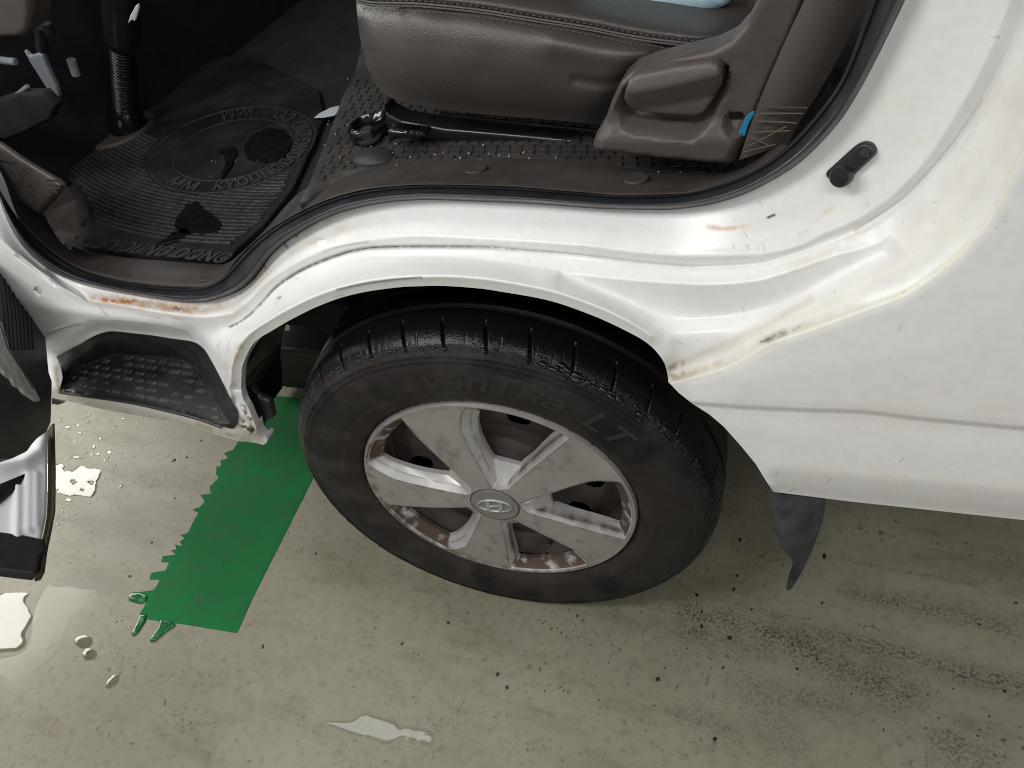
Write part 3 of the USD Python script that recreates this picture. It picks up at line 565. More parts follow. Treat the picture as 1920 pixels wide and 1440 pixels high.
for l in [[(1375, 458), (1376, 466)], [(1402, 459), (1404, 468)], [(1421, 464), (1422, 468)], [(1432, 458), (1433, 470)], [(1438, 449), (1440, 450)], [(1395, 434), (1402, 447)], [(1421, 378), (1429, 383)], [(1500, 437), (1498, 440)], [(1510, 432), (1512, 435)], [(1626, 382), (1627, 387)], [(1228, 472), (1230, 473)], [(1694, 550), (1696, 545)], [(1690, 610), (1685, 620)], [(1452, 895), (1459, 885)], [(1685, 866), (1695, 860)], [(1552, 903), (1560, 897)], [(1480, 922), (1490, 916)], [(1564, 549), (1566, 545)], [(1868, 428), (1870, 428)], [(1748, 381), (1756, 378)], [(1693, 415), (1694, 417)], [(1771, 503), (1772, 505)], [(1728, 557), (1730, 557)], [(1470, 584), (1471, 585)], [(1698, 707), (1696, 709)], [(1666, 670), (1668, 670)], [(1858, 68), (1874, 72)], [(1869, 66), (1874, 70)], [(1398, 460), (1402, 460)], [(1395, 585), (1394, 578)], [(548, 520), (560, 523)], [(516, 573), (524, 560)], [(456, 545), (450, 553)], [(497, 500), (502, 505)], [(535, 456), (540, 466)], [(262, 589), (300, 597)], [(325, 596), (345, 600)], [(183, 568), (198, 591)], [(198, 586), (203, 592)], [(630, 556), (645, 552)], [(408, 650), (412, 640)], [(425, 660), (430, 640)], [(1270, 640), (1280, 645)]]:
    tick(l)
for l in [[(535, 459), (537, 462)], [(521, 559), (526, 557)], [(494, 498), (496, 500)], [(475, 520), (478, 522)], [(555, 442), (557, 443)]]: tick(l, 2.2, (.16, .08, .04), .9)
for k in range(80):
    i = rng.integers(len(bp)); p = bp[i]; a = rng.uniform(0, 3.14); L = rng.choice([.5, 1, 3, 6], p=[.4, .35, .18, .07])
    tick([p - L * np.array([np.cos(a), np.sin(a)]), p + L * np.array([np.cos(a), np.sin(a)])], rng.uniform(.7, 1.3), (.40, .39, .37), rng.uniform(.2, .7))
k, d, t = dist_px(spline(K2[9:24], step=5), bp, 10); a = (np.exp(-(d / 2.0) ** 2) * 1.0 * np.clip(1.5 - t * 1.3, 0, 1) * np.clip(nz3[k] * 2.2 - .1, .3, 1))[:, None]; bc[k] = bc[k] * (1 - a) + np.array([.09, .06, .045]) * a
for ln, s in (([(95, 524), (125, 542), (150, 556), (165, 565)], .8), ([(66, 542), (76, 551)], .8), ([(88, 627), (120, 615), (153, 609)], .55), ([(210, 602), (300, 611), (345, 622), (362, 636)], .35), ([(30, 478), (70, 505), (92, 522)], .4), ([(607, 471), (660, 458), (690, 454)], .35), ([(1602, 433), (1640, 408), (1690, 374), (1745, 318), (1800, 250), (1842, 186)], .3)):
    stain_shade_px(spline(ln, step=5), 1.9, (.16, .13, .11), s, -2, wob=0)  # thin dark lines along the panel's grooves and folds
# sheet metal is folded back along its free edges
n0 = len(bv); e = boundary_edges(bf)
ret = np.zeros((n0, 3)); ret[:, 1] = .02
v2, f2 = bv, bf
bv2 = np.vstack([bv, bv + ret]); 
bfull = np.vstack([bf[:, ::-1], np.c_[e[:, 0], e[:, 1], e[:, 0] + n0], np.c_[e[:, 1], e[:, 1] + n0, e[:, 0] + n0]])
nn = np.cross(bv[bf[:, 1]] - bv[bf[:, 0]], bv[bf[:, 2]] - bv[bf[:, 0]])
if ((CP - bv[bf[:, 0]]) * nn).sum(1).mean() > 0: bfull[:len(bf)] = bf
# separate copies for the folded edge so that the sheet's normals stay clean
sheet = face_cam(bv, bf)
obj('body_panel', sheet, 'white_paint', truck, col=bc, extra={'rough': br}, label='white painted sill, wheel arch and rear corner of the cab, scratched and rust stained')
sd_ = shapely.distance(shapely.points(bp), LineString(spline(STEP + STEP[:1], step=3)))
keep_e = ~((sd_[e[:, 0]] < 4) & (sd_[e[:, 1]] < 4)); e = e[keep_e]
bfull = np.vstack([bfull[:len(bf)], np.c_[e[:, 0], e[:, 1], e[:, 0] + n0], np.c_[e[:, 1], e[:, 1] + n0, e[:, 0] + n0]])
ev, ef = clean(bv2, bfull[len(bf):])
obj('panel_fold', (ev, ef), 'plain_white', truck + '/body_panel')

# ---- wheel house behind the arch lip, underbody
lip = spline(LIP, step=6); lip3 = at_y(lip, depth_at(lip))
def arch_row(dy, shrink=0.):
    p = lip3.copy(); c = np.array([0, 0, .315]); q = p - c; q[:, [0, 2]] *= (1 - shrink); q[:, 1] = p[:, 1] + dy; q[:, [0, 2]] += c[[0, 2]]; q[:, 1] = p[:, 1] + dy
    return q
t = np.linspace(0, 1, len(lip3)); dep = np.interp(t, [0, .12, .3, .5, .6, 1], [.07, .13, .15, .22, .42, .42])
rows = [arch_row(.010, .006)]
for k in np.linspace(.05, 1, 10): rows.append(arch_row(dep * k + .012, .006))
obj('wheel_house_liner', loft(rows), 'black_gloss', truck)
lipfold = [(-.0, 0), (.012, 0), (.014, .012)]
bulb = at_y([(497, 755)], .06)[0]
obj('mud_guard', slab([(452, 690), (470, 700), (490, 735), (512, 745), (519, 776), (504, 783), (498, 793), (500, 812), (501, 822), (490, 824), (484, 800), (474, 790), (458, 755)], PY(.045), .012, .006, .008), 'black_rubber', truck)
def box(x0, x1, y0, y1, z0, z1):
    b = trimesh.creation.box([x1 - x0, y1 - y0, z1 - z0]); b.apply_translation([(x0 + x1) / 2, (y0 + y1) / 2, (z0 + z1) / 2]); return tm(b)
obj('chassis_rail', slab([(520, 618), (700, 636), (660, 708), (515, 690)], PY(.42), .06, .01, .02), 'frame_dark', truck)
obj('underbody', box(-1.1, 1.0, .60, 1.7, .45, .48), 'cab_dark', truck)
obj('axle_beam', cyl((0, .2, .30), (0, 1.5, .30), .04), 'frame_dark', truck)
obj('engine_undertray', slab([(545, 540), (710, 540), (670, 650), (545, 640)], PY(.46), .01, .003, .03), 'grey_panel', truck)
obj('spring_bracket', slab([(618, 556), (700, 540), (690, 585), (656, 600), (640, 590), (628, 575)], PY(.30), .02, .006, .01), 'brown_rust', truck)

# ---- door seal
T0 = [(-60, 270), (-20, 320), (5, 365), (27, 400), (60, 443), (105, 480), (142, 503), (192, 520), (233, 530), (320, 540), (375, 541), (410, 527), (448, 482), (488, 444), (542, 409), (586, 387), (640, 367), (707, 353), (807, 347), (940, 350), (1073, 360), (1173, 367), (1280, 363), (1347, 347), (1413, 320), (1480, 272), (1530, 217), (1580, 147), (1613, 60), (1635, 0), (1670, -110)]
na = 420
s0 = spline(K0, n=na); s1 = spline(T0, n=na)
kd = cKDTree(spline(T0, n=3000)); tt = spline(T0, n=3000); s1 = tt[np.maximum.accumulate(kd.query(s0)[1])]
s1 = np.c_[gaussian_filter(s1[:, 0], 5), gaussian_filter(s1[:, 1], 5)]
rows = []
for a, yy in zip(np.linspace(-.02, 1.02, 15), [.106, .094, .086, .081, .079, .079, .081, .084, .088, .093, .098, .1, .098, .104, .135]):
    rows.append(at_y(s0 * (1 - a) + s1 * a, yy))
obj('door_seal', face_cam(*loft(rows)), 'seal_rubber', truck, label='black rubber weatherstrip framing the door opening')

# ---- scuff trim inside the seal
U0 = [(-20, 250), (60, 330), (110, 440), (150, 470), (225, 484), (300, 490), (420, 498), (452, 474), (500, 428), (560, 362), (600, 338), (640, 322), (700, 312), (760, 302), (880, 296), (1000, 298), (1130, 309), (1220, 321), (1330, 330), (1385, 313), (1440, 284), (1485, 252), (1540, 150), (1580, 60), (1600, 0), (1640, -110)]
def patch(poly, ctrl, res=5, sm=0, blend=None):
    poly = Polygon(poly).buffer(0); ctrl = np.asarray(ctrl, float)
    p, f = tri_poly(poly, res)
    fi = LinearNDInterpolator(ctrl[:, :2], ctrl[:, 2]); y = fi(p); b = np.isnan(y)
    if b.any(): y[b] = ctrl[cKDTree(ctrl[:, :2]).query(p[b])[1], 2]
    if sm:
        x0, y0 = p.min(0) - 10; s = 4; gx_, gy_ = np.meshgrid(np.arange(x0, p[:, 0].max() + 10, s), np.arange(y0, p[:, 1].max() + 10, s))
        h = fi(gx_, gy_); bb = np.isnan(h)
        if bb.any(): h[bb] = h[~bb][cKDTree(np.c_[gx_[~bb], gy_[~bb]]).query(np.c_[gx_[bb], gy_[bb]])[1]]
        h = gaussian_filter(h, sm / s); y = map_coordinates(h, [(p[:, 1] - y0) / s, (p[:, 0] - x0) / s], order=1, mode='nearest')
    if blend is not None: y = y + blend(p)
    return face_cam(at_y(p, y), f)
def y_of_z(p, z): return at_z(p, z)[:, 1]
trim_in = np.array(U0, float)
zU = np.interp(trim_in[:, 0], [-20, 150, 420, 452, 500, 560, 600, 700, 1000, 1400, 1500, 1640], [.75, .585, .578, .60, .64, .70, .735, .748, .752, .754, .77, .9])
yU = y_of_z(trim_in, zU); yU = np.where(trim_in[:, 0] > 1385, .15, np.maximum(yU, .125))
t0s = spline(np.c_[T0, np.full(len(T0), .118)], step=8); u0s = spline(np.c_[trim_in, yU], step=8)
kk_ = cKDTree(u0s[:, :2]); uu = spline(np.c_[trim_in, yU], n=3000); kk_ = cKDTree(uu[:, :2])
tq = spline(np.c_[T0, np.full(len(T0), .118)][:26], n=420); uq = uu[np.maximum.accumulate(kk_.query(tq[:, :2])[1])]
uq = np.stack([gaussian_filter(uq[:, k], 5) for k in range(3)], 1)
trows = [at_y(tq[:, :2] * (1 - a_) + uq[:, :2] * a_, tq[:, 2] * (1 - a_) + uq[:, 2] * a_ - b_) for a_, b_ in ((-.06, -.02), (0, 0), (.06, .004), (.16, .006), (.3, .004), (.6, .001), (1, 0), (1.04, -.02))]
obj('scuff_trim', face_cam(*loft(trows)), 'trim_plastic', truck, label='brown plastic sill trim along the door opening, muddy at its low front end')
tV = np.vstack(trows[1:7]); tP = topx(tV); tK = cKDTree(tP)
for p in [(893, 317), (1193, 335), (388, 519)]:
    d_, i_ = tK.query(p, 6); q_ = tV[i_]; yy_ = np.average(q_[:, 1], weights=1 / (d_ + 1)); o = at_y([p], yy_ - .004)[0]
    N3 = np.array([0, .12, .99]); obj('screw_cap', tube_profile(o, N3, [-.01, .0005, .0016, .0016, .0006], [.0135, .0135, .0125, .0105, 0], 32), 'trim_plastic', truck + '/scuff_trim')

# ---- cab interior: floor, hump, dark shell
obj('cab_floor', box(-1.15, .2, .13, 1.6, .50, .556), 'cab_dark', truck)
hump = [(556, 372), (600, 345), (640, 329), (760, 309), (1000, 304), (1330, 336), (1400, 330), (1500, 250), (1500, -120), (690, -120), (676, 60), (662, 130), (636, 180), (606, 260), (575, 335)]
hp = px_poly(hump, PZ(.75))
obj('seat_hump', slab(hp, PZ(.69), .06, .012, .03), 'vinyl_floor', truck, label='brown vinyl covered hump under the seat')
tiles = []
dirx = at_z([(760, 290)], .75)[0]; 
hin = hp.buffer(-.012); shapely.prepare(hin)
X0, Y0_, X1, Y1 = hp.bounds
for i in range(int((X1 - X0) / .0175)):
    for j in range(int((Y1 - Y0_) / .0125)):
        x, y = X0 + i * .0175 + (j % 2) * .004, Y0_ + j * .0125
        p = topx([[x, y, .7505]])[0]
        if not (560 < p[0] < 1420 and 150 < p[1] < 350) or not shapely.contains_xy(hin, x, y): continue
        b = trimesh.creation.box([.0145, .0095, .0022]); v = np.array(b.vertices); v[v[:, 2] > 0, :2] *= .86
        tiles.append((v + [x, y, .7505], np.array(b.faces)))
obj('vinyl_grid', join(*tiles), 'vinyl_floor', truck + '/seat_hump', smooth=False, kind='stuff')
dome_v = at_z([(700, 296)], .75)[0]
s = trimesh.creation.icosphere(3, 1.0)
obj('vinyl_bulge', (np.array(s.vertices) * [.032, .022, .010] + dome_v, np.array(s.faces)), 'vinyl_floor', truck + '/seat_hump')
obj('cab_shell', join(box(-1.0, 1.0, .30, 1.75, 1.88, 1.92), box(-1.2, 1.0, 1.70, 1.74, .5, 1.9), box(-1.22, -1.18, .2, 1.74, .5, 1.25), box(.62, .66, .20, 1.74, .5, 1.9)), 'cab_dark', truck)

# ---- seat
seat = group('seat', truck)
SEAMT = [(600, -40), (668, 0), (700, 6), (760, 7), (840, 13), (900, 20), (1000, 36), (1100, 52), (1180, 68), (1250, 78), (1310, 84)]
SBOT = [(668, 0), (672, 50), (684, 110), (705, 160), (740, 186), (800, 200), (850, 208), (950, 218), (1050, 226), (1140, 236)]
side_poly = [tuple(p) for p in spline(SEAMT[1:], step=6)] + [(1330, 140), (1250, 240)] + [tuple(p) for p in spline(SBOT, step=6)][::-1]
cl = []
for a, yy in zip([0, .06, .14, .3, .5, .7, .85, 1], [.235, .218, .208, .200, .197, .202, .213, .235]):
    tp = spline(SEAMT[1:], n=40); bt = spline(SBOT[3:], n=40)
    q = tp * (1 - a) + bt * a; xf = np.clip((q[:, 0] - 690) / 110, 0, 1); 
    cl.append(np.c_[q, yy + .05 * (1 - xf) ** 2])
cl.append(np.array([(668, 0, .30), (672, 50, .285), (684, 110, .28), (705, 160, .265), (1330, 140, .22), (1250, 240, .22)]))
def seat_bumps(p):
    k = LineString([(1285, 92), (1235, 112), (1195, 140), (1160, 185), (1135, 232)]); d = shapely.distance(shapely.points(p), k)
    w = .014 * np.exp(-(d / 26) ** 2)
    k2 = LineString([(1180, 150), (1130, 158), (1080, 150)]); d2 = shapely.distance(shapely.points(p), k2)
    k3 = LineString([(1040, 80), (1120, 96), (1210, 106)]); d3 = shapely.distance(shapely.points(p), k3)
    return w + .004 * np.exp(-(d2 / 10) ** 2) - .008 * np.exp(-(d3 / 26) ** 2) + .004 * (meshkit.noise(np.c_[p / 70, np.zeros(len(p))], 4) - .5)
obj('seat_side_cover', patch(side_poly, np.vstack(cl), 5, 10, seat_bumps), 'seat_leather', seat)
top_poly = [tuple(p) for p in spline(SEAMT, step=6)] + [(1420, 60), (1520, -120), (600, -120)]
st_ = spline(SEAMT, step=10)
obj('seat_bolster', patch(top_poly, np.vstack([np.c_[st_, np.full(len(st_), .236)], np.c_[st_ + [6, -8], np.full(len(st_), .222)], np.c_[st_ + [20, -24], np.full(len(st_), .235)], [(600, -120, .36), (900, -120, .38), (1200, -60, .38), (1400, -10, .36), (1420, 60, .26), (1520, -120, .42)]]), 6, 6), 'seat_leather', seat)
obj('seat_centre', patch([(1120, -10), (1180, 8), (1250, 28), (1310, 40), (1400, 44), (1460, 44), (1560, -120), (1000, -120)], [(1120, -10, .372), (1180, 8, .365), (1250, 28, .352), (1310, 40, .342), (1400, 44, .330), (1460, 44, .31), (1560, -120, .6), (1000, -120, .6), (1300, -60, .46)], 6, 3), 'seat_cloth', seat)
for off, r in ((0, .0016), (5, .0013)):
    q = spline(SEAMT[1:], step=6) + [3, off - 1]; obj('seam_piping', tube(at_y(q, .2235 - off * .0002), r, 6), 'seat_leather', seat)
st = []
for q in (spline(SEAMT[1:], step=2) + [0, 12], spline(SEAMT[1:], step=2) + [8, -6]):
    n = 4
    for i in range(6, len(q) - n - 2, 6):
        P = at_y(q[i:i + n], .2145 if q is not None else .2); st.append(tube(P, .0006, 4))
obj('seam_stitches', join(*st), 'thread_dark', seat, kind='stuff')
obj('seat_rail', slab([(737, 180), (742, 192), (770, 206), (850, 220), (1000, 232), (1130, 244), (1395, 270), (1395, 312), (1130, 272), (1000, 256), (830, 246), (744, 226)], PY(.29), .03, .004, .005), 'black_metal', seat)
obj('rail_edge', tube(at_y(resample([(825, 212), (930, 226), (1130, 246)], 10), .256), .0022, 6), 'black_gloss', seat)
obj('rail_foot', slab(px_poly([(660, 265), (664, 254), (678, 243), (700, 236), (738, 228), (738, 248), (716, 260), (690, 273), (672, 277), (662, 273)], PZ(.75), .004), PZ(.75), .022, .008, .005, lambda p, d: -.009 * np.clip((d - .009) / .004, 0, 1)), 'black_gloss', seat)
o = at_z([(690, 251)], .764)[0]
obj('rail_bolt', join(tube_profile(o - [0, 0, .008], (0, 0, 1), [0, .003, .003], [.017, .017, 0], 28), tube_profile(o - [0, 0, .005], (0, 0, 1), [0, .011, .013, .013], [.0105, .0105, .009, 0], 6)), 'frame_dark', seat, smooth=20)
obj('seat_lever', slab(px_poly([(738, 231), (745, 229), (808, 237), (811, 242), (800, 246), (760, 248), (738, 256)], PY(.25)), PY(.25), .02, .006, .005), 'black_gloss', seat)
SIDE = [(1127, 240), (1132, 225), (1150, 195), (1163, 160), (1178, 128), (1200, 108), (1240, 94), (1300, 78), (1350, 66), (1385, 48), (1410, 20), (1440, -40), (1530, -60), (1492, 40), (1450, 130), (1415, 215), (1392, 272), (1380, 277), (1250, 266), (1140, 253), (1128, 248)]
sp = px_poly(SIDE, PY(.20), .006)
POCK = Polygon(at_y([(1168, 180), (1182, 135), (1205, 118), (1300, 98), (1370, 86), (1385, 95), (1378, 140), (1350, 195), (1318, 226), (1210, 216), (1180, 206)], .20)[:, [0, 2]]).buffer(-.002)
holec = at_y([(1378, 231)], .165)[0]
def side_h(p, d):
    a = shapely.contains_xy(POCK, p[:, 0], p[:, 1]); dd = np.where(a, shapely.distance(shapely.points(p), POCK.boundary), 0)
    r = np.hypot(p[:, 0] - holec[0], p[:, 1] - holec[2])
    zf = np.clip((p[:, 1] - .93) / .1, 0, 1)
    return -.020 * np.clip(dd / .006, 0, 1) - .014 * np.clip((.0105 - r) / .002, 0, 1) + .012 * np.clip(1 - (p[:, 1] - at_y([(1250, 250)], .17)[0][2]) / .02, 0, 1) * np.clip(d / .01, 0, 1)
obj('seat_side_shield', slab(sp, PY(.20), .034, .006, .004, side_h), 'brown_plastic', seat)
HAND = [(1174, 176), (1178, 158), (1186, 138), (1200, 128), (1270, 114), (1340, 103), (1352, 107), (1359, 118), (1357, 150), (1340, 183), (1322, 208), (1305, 214), (1250, 211), (1200, 206), (1184, 198), (1177, 188)]
hpoly = px_poly(HAND, PY(.168))
rl = LineString(at_y([(1190, 163), (1250, 153), (1345, 130)], .16)[:, [0, 2]])
def hand_h(p, d):
    r = shapely.distance(shapely.points(p), rl); return .013 * np.clip(1 - r / .026, 0, 1)
obj('recliner_handle', slab(hpoly, PY(.180), .018, .004, .003, hand_h), 'brown_plastic', seat, smooth=28)
obj('trim_slot', slab([(1362, 140), (1386, 108), (1388, 113), (1366, 146)], PY(.168), .002, .001, .004), 'black_metal', seat)
obj('hole_shade_disc', slab(Point(holec[0], holec[2]).buffer(.0095), PY(.178), .003, .001, .003), 'black_metal', seat)  # black disc stands in for the shade inside the hole
obj('blue_label', slab([(1385, 252), (1388, 240), (1398, 218), (1413, 206), (1416, 210), (1404, 232), (1396, 256)], PY(.162), .001, .0006, .004), 'blue_paper', truck)
cush = px_poly([(1095, -14), (1120, -4), (1150, 2), (1200, 9), (1260, 14), (1310, 13), (1345, 8), (1372, -3), (1385, -30), (1350, -80), (1150, -80), (1080, -40)], PY(.33))
obj('seat_cushion_pad', slab(cush, PY(.33), .03, .018, .008), 'blue_foam', label='pale blue cushion lying on the seat at the top of the photo', category='cushion')

# ---- seat belt and dark pillar trim
bl, brr = [(1545, -110), (1512, -10), (1480, 60), (1440, 150), (1414, 215), (1398, 262), (1386, 300)], [(1670, -110), (1625, -10), (1596, 60), (1560, 130), (1525, 190), (1496, 235), (1480, 268)]
L_, R_ = spline(bl, n=60), spline(brr, n=60)
rows = [at_y(L_ * (1 - a) + R_ * a, .152 + .012 * (a - .35) ** 2 * 4 + .016 * max(0, a - .75)) for a in np.linspace(0, 1, 14)]
belt = obj('seat_belt', face_cam(*loft(rows)), 'belt_web', truck)
sl = []
def bpx(u, w): q = (L_ * (1 - u) + R_ * u); return q[int(np.clip(w, 0, 1) * 59)]
for (u0, w0), (u1, w1) in [((.10, .80), (.95, .855)), ((.10, .845), (.95, .90)), ((.08, .885), (.9, .935)), ((.05, .90), (.6, .985)), ((.75, .915), (.08, .965)), ((.02, .975), (.7, .99)), ((.05, .90), (.02, .975)), ((.08, .81), (.08, .88))]:
    q = np.linspace(bpx(u0, w0), bpx(u1, w1), 14) + rng.normal(0, .35, (14, 2)); sl.append(tube(at_y(q, .1475), .0007, 5))
q = np.linspace(bpx(.1, .775), bpx(.95, .83), 40); q[::2] += [0, 3]; sl.append(tube(at_y(q, .1475), .0007, 5))
obj('belt_stitching', join(*sl), 'thread', belt)
obj('pillar_trim', patch([(1480, 268), (1500, 250), (1560, 190), (1640, 40), (1700, -120), (1440, -120), (1400, 300), (1330, 345)], [(1330, 345, .24), (1480, 268, .22), (1640, 40, .24), (1700, -120, .26), (1440, -120, .3), (1400, 300, .25)], 10), 'cab_dark', truck)

# ---- rubber floor mat with ribs and lettering (loose in the cab)
mat_z = .558
mat = group('floor_mat', label='black ribbed rubber floor mat with raised lettering in the footwell', category='floor mat')
mat_px = [(170, 448), (152, 466), (225, 480), (300, 487), (400, 494), (432, 495), (452, 470), (500, 428), (552, 362), (585, 290), (612, 225), (600, 175), (470, 110), (250, 120), (120, 200), (70, 262), (130, 335), (170, 400)]
mp = px_poly(mat_px, PZ(mat_z), .01)
obj('mat_sheet', slab(mp, PZ(mat_z), .010, .004, .02), 'mat_rubber', mat)
ribs = []
cring = at_z([(436, 280)], mat_z + .01)[0]; RO = .5 * np.linalg.norm(at_z([(288, 285)], mat_z)[0] - at_z([(586, 262)], mat_z)[0]); RI = RO - .026
e1 = at_z([(255, 470), (430, 490)], mat_z + .01); ax = (e1[1] - e1[0])[:2]; ax /= np.linalg.norm(ax); ay = np.array([-ax[1], ax[0]])
org = e1[0][:2]; inner = mp.buffer(-.012); ringdisc = Polygon(at_z(np.array([436., 281.]) + 1.08 * (np.cos(np.linspace(0, 6.28, 90))[:, None] * np.array([150., -20.]) + np.sin(np.linspace(0, 6.28, 90))[:, None] * np.array([16., -76.])), mat_z + .01)[:, :2])
for k in range(26):
    yv = .040 + k * .0105
    ln = LineString([org + ax * s_ + ay * (yv + .9 * (s_ - .08) ** 2 * .5) for s_ in np.linspace(-.5, .6, 60)])
    g = ln.buffer(.0028, cap_style='flat').intersection(inner).difference(ringdisc)
    for gg in getattr(g, 'geoms', [g]):
        if gg.geom_type == 'Polygon' and gg.area > 1e-5: ribs.append(slab(gg, PZ(mat_z + .0099), .0035, .0012, .03))
obj('mat_ribs', join(*ribs), 'mat_letter', mat, kind='stuff')  # ribs take the lighter lettering rubber, a highlight put into colour
EA, EB, EC = np.array([150., -20.]), np.array([16., -76.]), np.array([436., 281.])
def ering(rho, th_):
    rho, th_ = np.broadcast_arrays(np.asarray(rho, float), th_); return at_z(EC + rho[..., None] * (np.cos(th_)[..., None] * EA + np.sin(th_)[..., None] * EB), mat_z + .0099)
ta = np.linspace(0, 2 * np.pi, 120)
emb = Polygon(ering(1.06, ta)[:, :2])
for r_ in (1.03, .74): obj('mat_emblem_ring', tube(ering(r_, ta) - [0, 0, .0005], .0017, 6, False), 'mat_letter', mat)
STAINS = [[(455, 277), (468, 258), (497, 238), (528, 240), (547, 262), (541, 288), (522, 301), (482, 305), (462, 296)],
          [(425, 272), (443, 276), (441, 296), (428, 322), (412, 340), (414, 330), (424, 306), (416, 287), (404, 286)], [(330, 405), (352, 382), (366, 376), (381, 388), (404, 408), (420, 424), (396, 440), (352, 441), (326, 432)], [(345, 425), (360, 440), (300, 462), (285, 462), (320, 440)]]
def ragged(p):
    q = resample(soft(p), 3, True); c = q.mean(0); return q + (q - c) / (np.linalg.norm(q - c, axis=1)[:, None] + 1e-9) * 9 * (meshkit.fbm(np.c_[q / 9, np.zeros(len(q))], 3, 6)[:, None] - .5)
for st__ in STAINS: obj('wet_stain', slab(px_poly(ragged(st__), PZ(mat_z + .0134)), PZ(mat_z + .0134), .0006, .0005, .006), 'wet_mat', mat)
def flat_text(txt, h, bold=True, depth=.002):
    m = meshkit.text_mesh(txt, h, depth, bold); return tm(m)
v, f = flat_text('KYOUNG DONG', .026); v[:, 0] += v[:, 1] * .25
w_ = np.ptp(v[:, 0]); target = np.linalg.norm((at_z([(178, 466), (424, 490)], mat_z + .01)[1] - at_z([(178, 466), (424, 490)], mat_z + .01)[0])); 
v[:, 0] *= target / w_
a0 = at_z([(178, 466)], mat_z + .01)[0][:2]
P = np.c_[a0 + v[:, :1] * ax + v[:, 1:2] * ay, mat_z + .0099 + v[:, 2] * 1.2]
obj('mat_lettering', (P, f), 'mat_letter', mat, smooth=False)
def ring_text(txt, a_start, a_end):
    v, f = flat_text(txt, .02); x = (v[:, 0] - v[:, 0].min()) / np.ptp(v[:, 0])
    ang = np.radians(a_start + (a_end - a_start) * x); P = ering(.985 - .19 * v[:, 1] / .02, ang); P[:, 2] += v[:, 2] * 1.4; return P, f
obj('mat_ring_lettering', ring_text('KYOUNGDONG IND. CO.', -98, 62), 'mat_letter', mat, smooth=False)
obj('mat_ring_lettering', ring_text('W.M', 78, 104), 'mat_letter', mat, smooth=False)
obj('mat_ring_lettering', ring_text('MM', -140, -112), 'mat_letter', mat, smooth=False)

# ---- dark things in the footwell
base = at_z([(238, 240)], .575)[0]
top = at_y([(222, -60)], base[1] + .03)[0]
ax_ = (top - base); Ls = np.linalg.norm(ax_); ax_ /= Ls
col = group('steering_column', truck)
obj('column_ball', tube_profile(base - ax_ * .01, ax_, [0, .0, .015, .035, .055, .068], [0, .036, .043, .044, .036, .026], 36), 'black_gloss', col)
def along(py):   # distance on the axis whose image row is py
    ts = np.linspace(0, Ls, 300); return np.interp(-py, -topx(base + ts[:, None] * ax_)[:, 1], ts)
t0, t1 = along(212), along(88)
ts = np.linspace(t0, t1, 230); rs = .025 + .0022 * np.sin((ts - t0) / (t1 - t0) * 24 * 2 * np.pi)
obj('column_bellows', tube_profile(base, ax_, ts, rs, 40), 'black_metal', col)
obj('column_tube', tube_profile(base, ax_, [t1, t1 + .01, t1 + .02, Ls], [.028, .034, .036, .036], 32), 'black_metal', col)
sfl = at_z([(215, 262)], .572)[0]
obj('column_base_plate', slab(Point(*at_z([(228, 246)], .568)[0][:2]).buffer(.085), PZ(.568), .008, .006, .012), 'trim_plastic', col)
obj('dash_corner', slab(px_poly([(-60, -120), (64, -120), (62, 30), (58, 55), (45, 66), (0, 68), (-60, 66)], PY(.30), .004), PY(.34), .05, .012, .01), 'brown_plastic', truck)
ped = group('pedal_bracket', truck)
obj('bracket_plate', slab([(50, 92), (62, 102), (72, 98), (85, 98), (98, 130), (112, 160), (116, 178), (105, 184), (94, 165), (75, 135), (62, 115)], PY(.42), .008, .003, .006), 'grey_metal', ped)
for p, q, r in (((74, 50), (78, 75), .010), ((78, 78), (80, 95), .010), ((86, 44), (96, 66), .009), ((2, 113), (30, 116), .007), ((133, 112), (144, 142), .008)):
    P = at_y([p, q], .40); obj('bracket_bolt', cyl(P[0], P[1], r, 14, .002), 'grey_metal' if r < .009 else 'frame_dark', ped)
obj('bracket_rod', tube(at_y(resample([(12, 193), (52, 161)], 8), .33), .0035, 8), 'bright_metal', ped)
obj('kick_panel', slab([(-40, 195), (50, 165), (95, 165), (118, 190), (108, 215), (60, 240), (20, 256), (-40, 255)], PY(.34), .02, .006, .015), 'cab_dark', truck)
FR_TOP = [(-40, 255), (5, 266), (50, 298), (118, 338), (126, 348), (80, 400), (40, 375), (0, 350), (-40, 330)]
FR_SIDE = [(126, 348), (140, 372), (167, 405), (150, 440), (132, 470), (112, 452), (95, 425), (80, 400)]
fr = group('kick_trim', truck)
ztop = .66
fo = at_z([(60, 340)], ztop)[0]
trp = (at_y([(60, 340)], .19)[0], np.array([1., 0, 0]), np.array([0, .6, .8]), np.array([0, -.8, .6]))
obj('trim_face', slab(px_poly(FR_TOP, trp), trp, .012, .005, .008), 'brown_plastic', fr)
t2 = (np.array([0, .15, 0.]), np.array([1., 0, 0]), np.array([0, 0, 1.]), np.array([0, -1., 0]))
obj('trim_side', patch(FR_SIDE, [(126, 348, .145), (140, 372, .16), (167, 405, .175), (150, 440, .155), (132, 470, .135), (112, 452, .13), (95, 425, .135), (80, 400, .14)], 5), 'brown_plastic', fr)
ec = onplane([(67, 343)], trp[0], trp[3])[0] + trp[3] * .011
for r in (.006, .016, .023):
    a = np.linspace(0, 2 * np.pi, 48); obj('emblem_ring', tube(ec + r * (np.cos(a)[:, None] * trp[1] + np.sin(a)[:, None] * trp[2]), .0015, 6, False), 'trim_plastic', fr)
